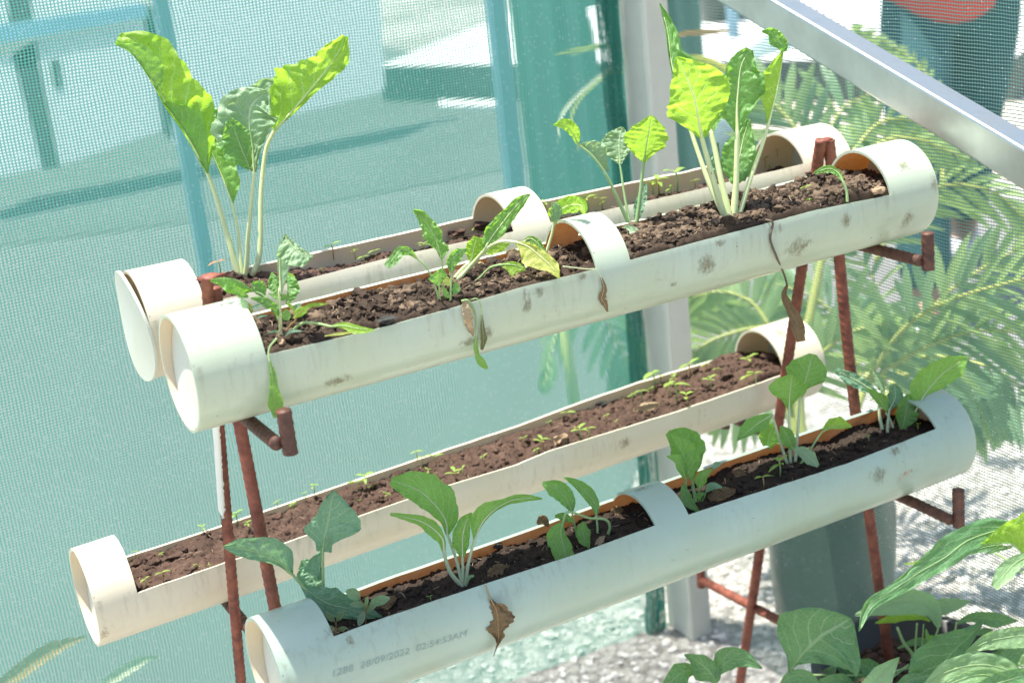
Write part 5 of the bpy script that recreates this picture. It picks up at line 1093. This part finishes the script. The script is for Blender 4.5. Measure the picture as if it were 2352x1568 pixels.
fl([(700, 1660), (520, 1560), (330, 1560)], [20, 60, 10], [20, 80, 30], (-.04, -.05), 'egg')
# upper foreground plant
u, v = px('Q', 2500, 900)
fp = Plant(None, 'Q', 2500, 900, 'broad_leaved_plant', 'broad leaved plant reaching in from the right edge with one long drooping leaf', 'plant', 'broad leaved plants in the foreground', t=1.5)
stalk(fp.o, 'Q', [(2600, 1900), (2500, 900), (2350, 520), (2195, 385), (2090, 300)], (1.6, 1.5), 50, 26, 'stalkg', name='stem')
stalk(fp.o, 'Q', [(2350, 620), (2150, 540), (2030, 440), (1930, 380)], (1.5, 1.52), 26, 22, 'stalkg', name='stem')
fl([(2000, 305), (1830, 330), (1665, 398)], [10, 45, 8], [10, 40, 8], (.02, .02), 'egg')
fl([(2090, 325), (1960, 345), (1845, 392)], [8, 30, 4], [8, 24, 4], (.0, .0), 'egg')
fl([(2250, 170), (2180, 260), (2110, 330)], [20, 40, 10], [20, 60, 10], (.03, .03), 'egg')
fl([(1430, 330), (1290, 440), (1180, 475), (1100, 482)], [40, 40, 14, 4], [30, 40, 10, 4], (.03, .03), 'lime', rib=False)
fl([(2110, 130), (1900, 190), (1680, 270), (1480, 420), (1240, 560), (1000, 720), (790, 860), (690, 1095)], [15, 90, 115, 95, 85, 85, 60, 50, 4], [30, 130, 120, 160, 95, 60, 50, 50, 4], (-.0, -.1), 'egg', cup=.1, ruf=.7, n=48)
fl([(2195, 395), (2100, 305), (1960, 292), (1800, 308)], [3, 5, 5, 3], [10, 230, 110, 5], (-.02, -.03), 'lime', ruf=.3)
fl([(2280, 380), (2100, 490), (1925, 700)], [20, 60, 75, 30], [20, 60, 90, 40], (-.03, -.06), 'eggl')
fl([(2110, 120), (2200, 60), (2330, 20)], [5, 50, 60], [5, 60, 60], (-.03, -.04), 'lime')

# ---------------------------------------------------------------- person behind the side net
def skin(name, verts, edges, rad, mat, parent, lv=2, root=0):
    me = bpy.data.meshes.new(name); me.from_pydata([tuple(Vector(v)) for v in verts], edges, []); me.materials.append(mat)
    o = bpy.data.objects.new(name, me); C.objects.link(o); o.parent = parent
    s = o.modifiers.new('skin', 'SKIN'); s.use_smooth_shade = True
    for i, r in enumerate(rad):
        sv = me.skin_vertices[0].data[i]; sv.radius = r if isinstance(r, tuple) else (r, r); sv.use_root = (i == root)
    m = o.modifiers.new('sub', 'SUBSURF'); m.levels = lv; m.render_levels = lv
    return o
f1 = gp(2215, 575); f2 = gp(2130, 770)
pd_ = (f1 + f2) / 2
per = empty('person', (pd_[0], pd_[1], GZ), 'person in red top and dark teal trousers walking behind the side net', 'person')
ctr = np.array(pd_)
# feet relative to centre, hips between
rel = lambda p: np.array([p[0] - ctr[0], p[1] - ctr[1]])
a1, a2 = rel(f1), rel(f2)
hv = on(2140, 60, 0, pd_[0])[0]
side = np.array([.84, -.54])         # across the view
# choose hips so that they stand over the feet
hip = (a1 + a2) / 2 + side * .02
fwdp = (a2 - a1); fwdp /= np.linalg.norm(fwdp)
HZ = .83; h1 = hip + side * .09; h2 = hip - side * .09
k1 = (h1 * .5 + a1 * .5) + fwdp * .05; k2 = (h2 * .5 + a2 * .5) + fwdp * .05
def v3(p, z): return (p[0], p[1], z)
tv = [v3(hip, HZ + .08), v3(hip, HZ), v3(h1, HZ - .09), v3(k1, .44), v3(a1, .10), v3(h2, HZ - .09), v3(k2, .44), v3(a2, .10)]
skin('trousers', tv, [(0, 1), (1, 2), (2, 3), (3, 4), (1, 5), (5, 6), (6, 7)], [(.165, .12), (.175, .13), .105, .078, .068, .105, .078, .068], M['trouser'], per, root=1)
sh = HZ + .52
bodyv = [v3(hip, HZ + .1), v3(hip, HZ + .3), v3(hip, sh), v3(hip, sh + .08), v3(hip, sh + .14), v3(hip, sh + .23), v3(hip, sh + .30),
         v3(hip + side * .17, sh - .02), v3(hip + side * .22, sh - .27), v3(hip + side * .19 + fwdp * .1, sh - .48), v3(hip + side * .18 + fwdp * .14, sh - .56),
         v3(hip - side * .17, sh - .02), v3(hip - side * .22, sh - .27), v3(hip - side * .19 + fwdp * .12, sh - .46), v3(hip - side * .18 + fwdp * .17, sh - .54),
         v3(hip, HZ - .02), v3(h1, HZ - .1), v3(k1, .44), v3(a1, .08), v3(a1 + fwdp * .12, .03), v3(h2, HZ - .1), v3(k2, .44), v3(a2, .08), v3(a2 + fwdp * .12, .03)]
skin('body', bodyv, [(0, 1), (1, 2), (2, 3), (3, 4), (4, 5), (5, 6), (2, 7), (7, 8), (8, 9), (9, 10), (2, 11), (11, 12), (12, 13), (13, 14), (0, 15), (15, 16), (16, 17), (17, 18), (18, 19), (15, 20), (20, 21), (21, 22), (22, 23)],
     [(.13, .09), (.13, .095), (.12, .08), .05, .06, (.078, .092), .05, .052, .042, .034, (.04, .02), .052, .042, .034, (.04, .02), (.13, .09), .08, .055, .042, (.04, .025), .08, .055, .042, (.04, .025)], M['skin'], per, root=0)
for a_ in (a1, a2): skin('shoe', [v3(a_ - fwdp * .05, .045), v3(a_ + fwdp * .05, .04), v3(a_ + fwdp * .17, .03)], [(0, 1), (1, 2)], [(.045, .042), (.045, .038), (.042, .025)], M['shoe'], per)
skin('shirt', [v3(hip, HZ - .15), v3(hip, HZ + .22), v3(hip, sh - .02), v3(hip + side * .17, sh - .03), v3(hip + side * .21, sh - .2), v3(hip - side * .17, sh - .03), v3(hip - side * .21, sh - .2)],
     [(0, 1), (1, 2), (2, 3), (3, 4), (2, 5), (5, 6)], [(.215, .175), (.17, .13), (.14, .10), .075, .065, .075, .065], M['shirt'], per)
skin('hair', [v3(hip, sh + .27), v3(hip, sh + .33)], [(0, 1)], [(.088, .10), .06], M['hair'], per)
print('objects', len(bpy.data.objects))
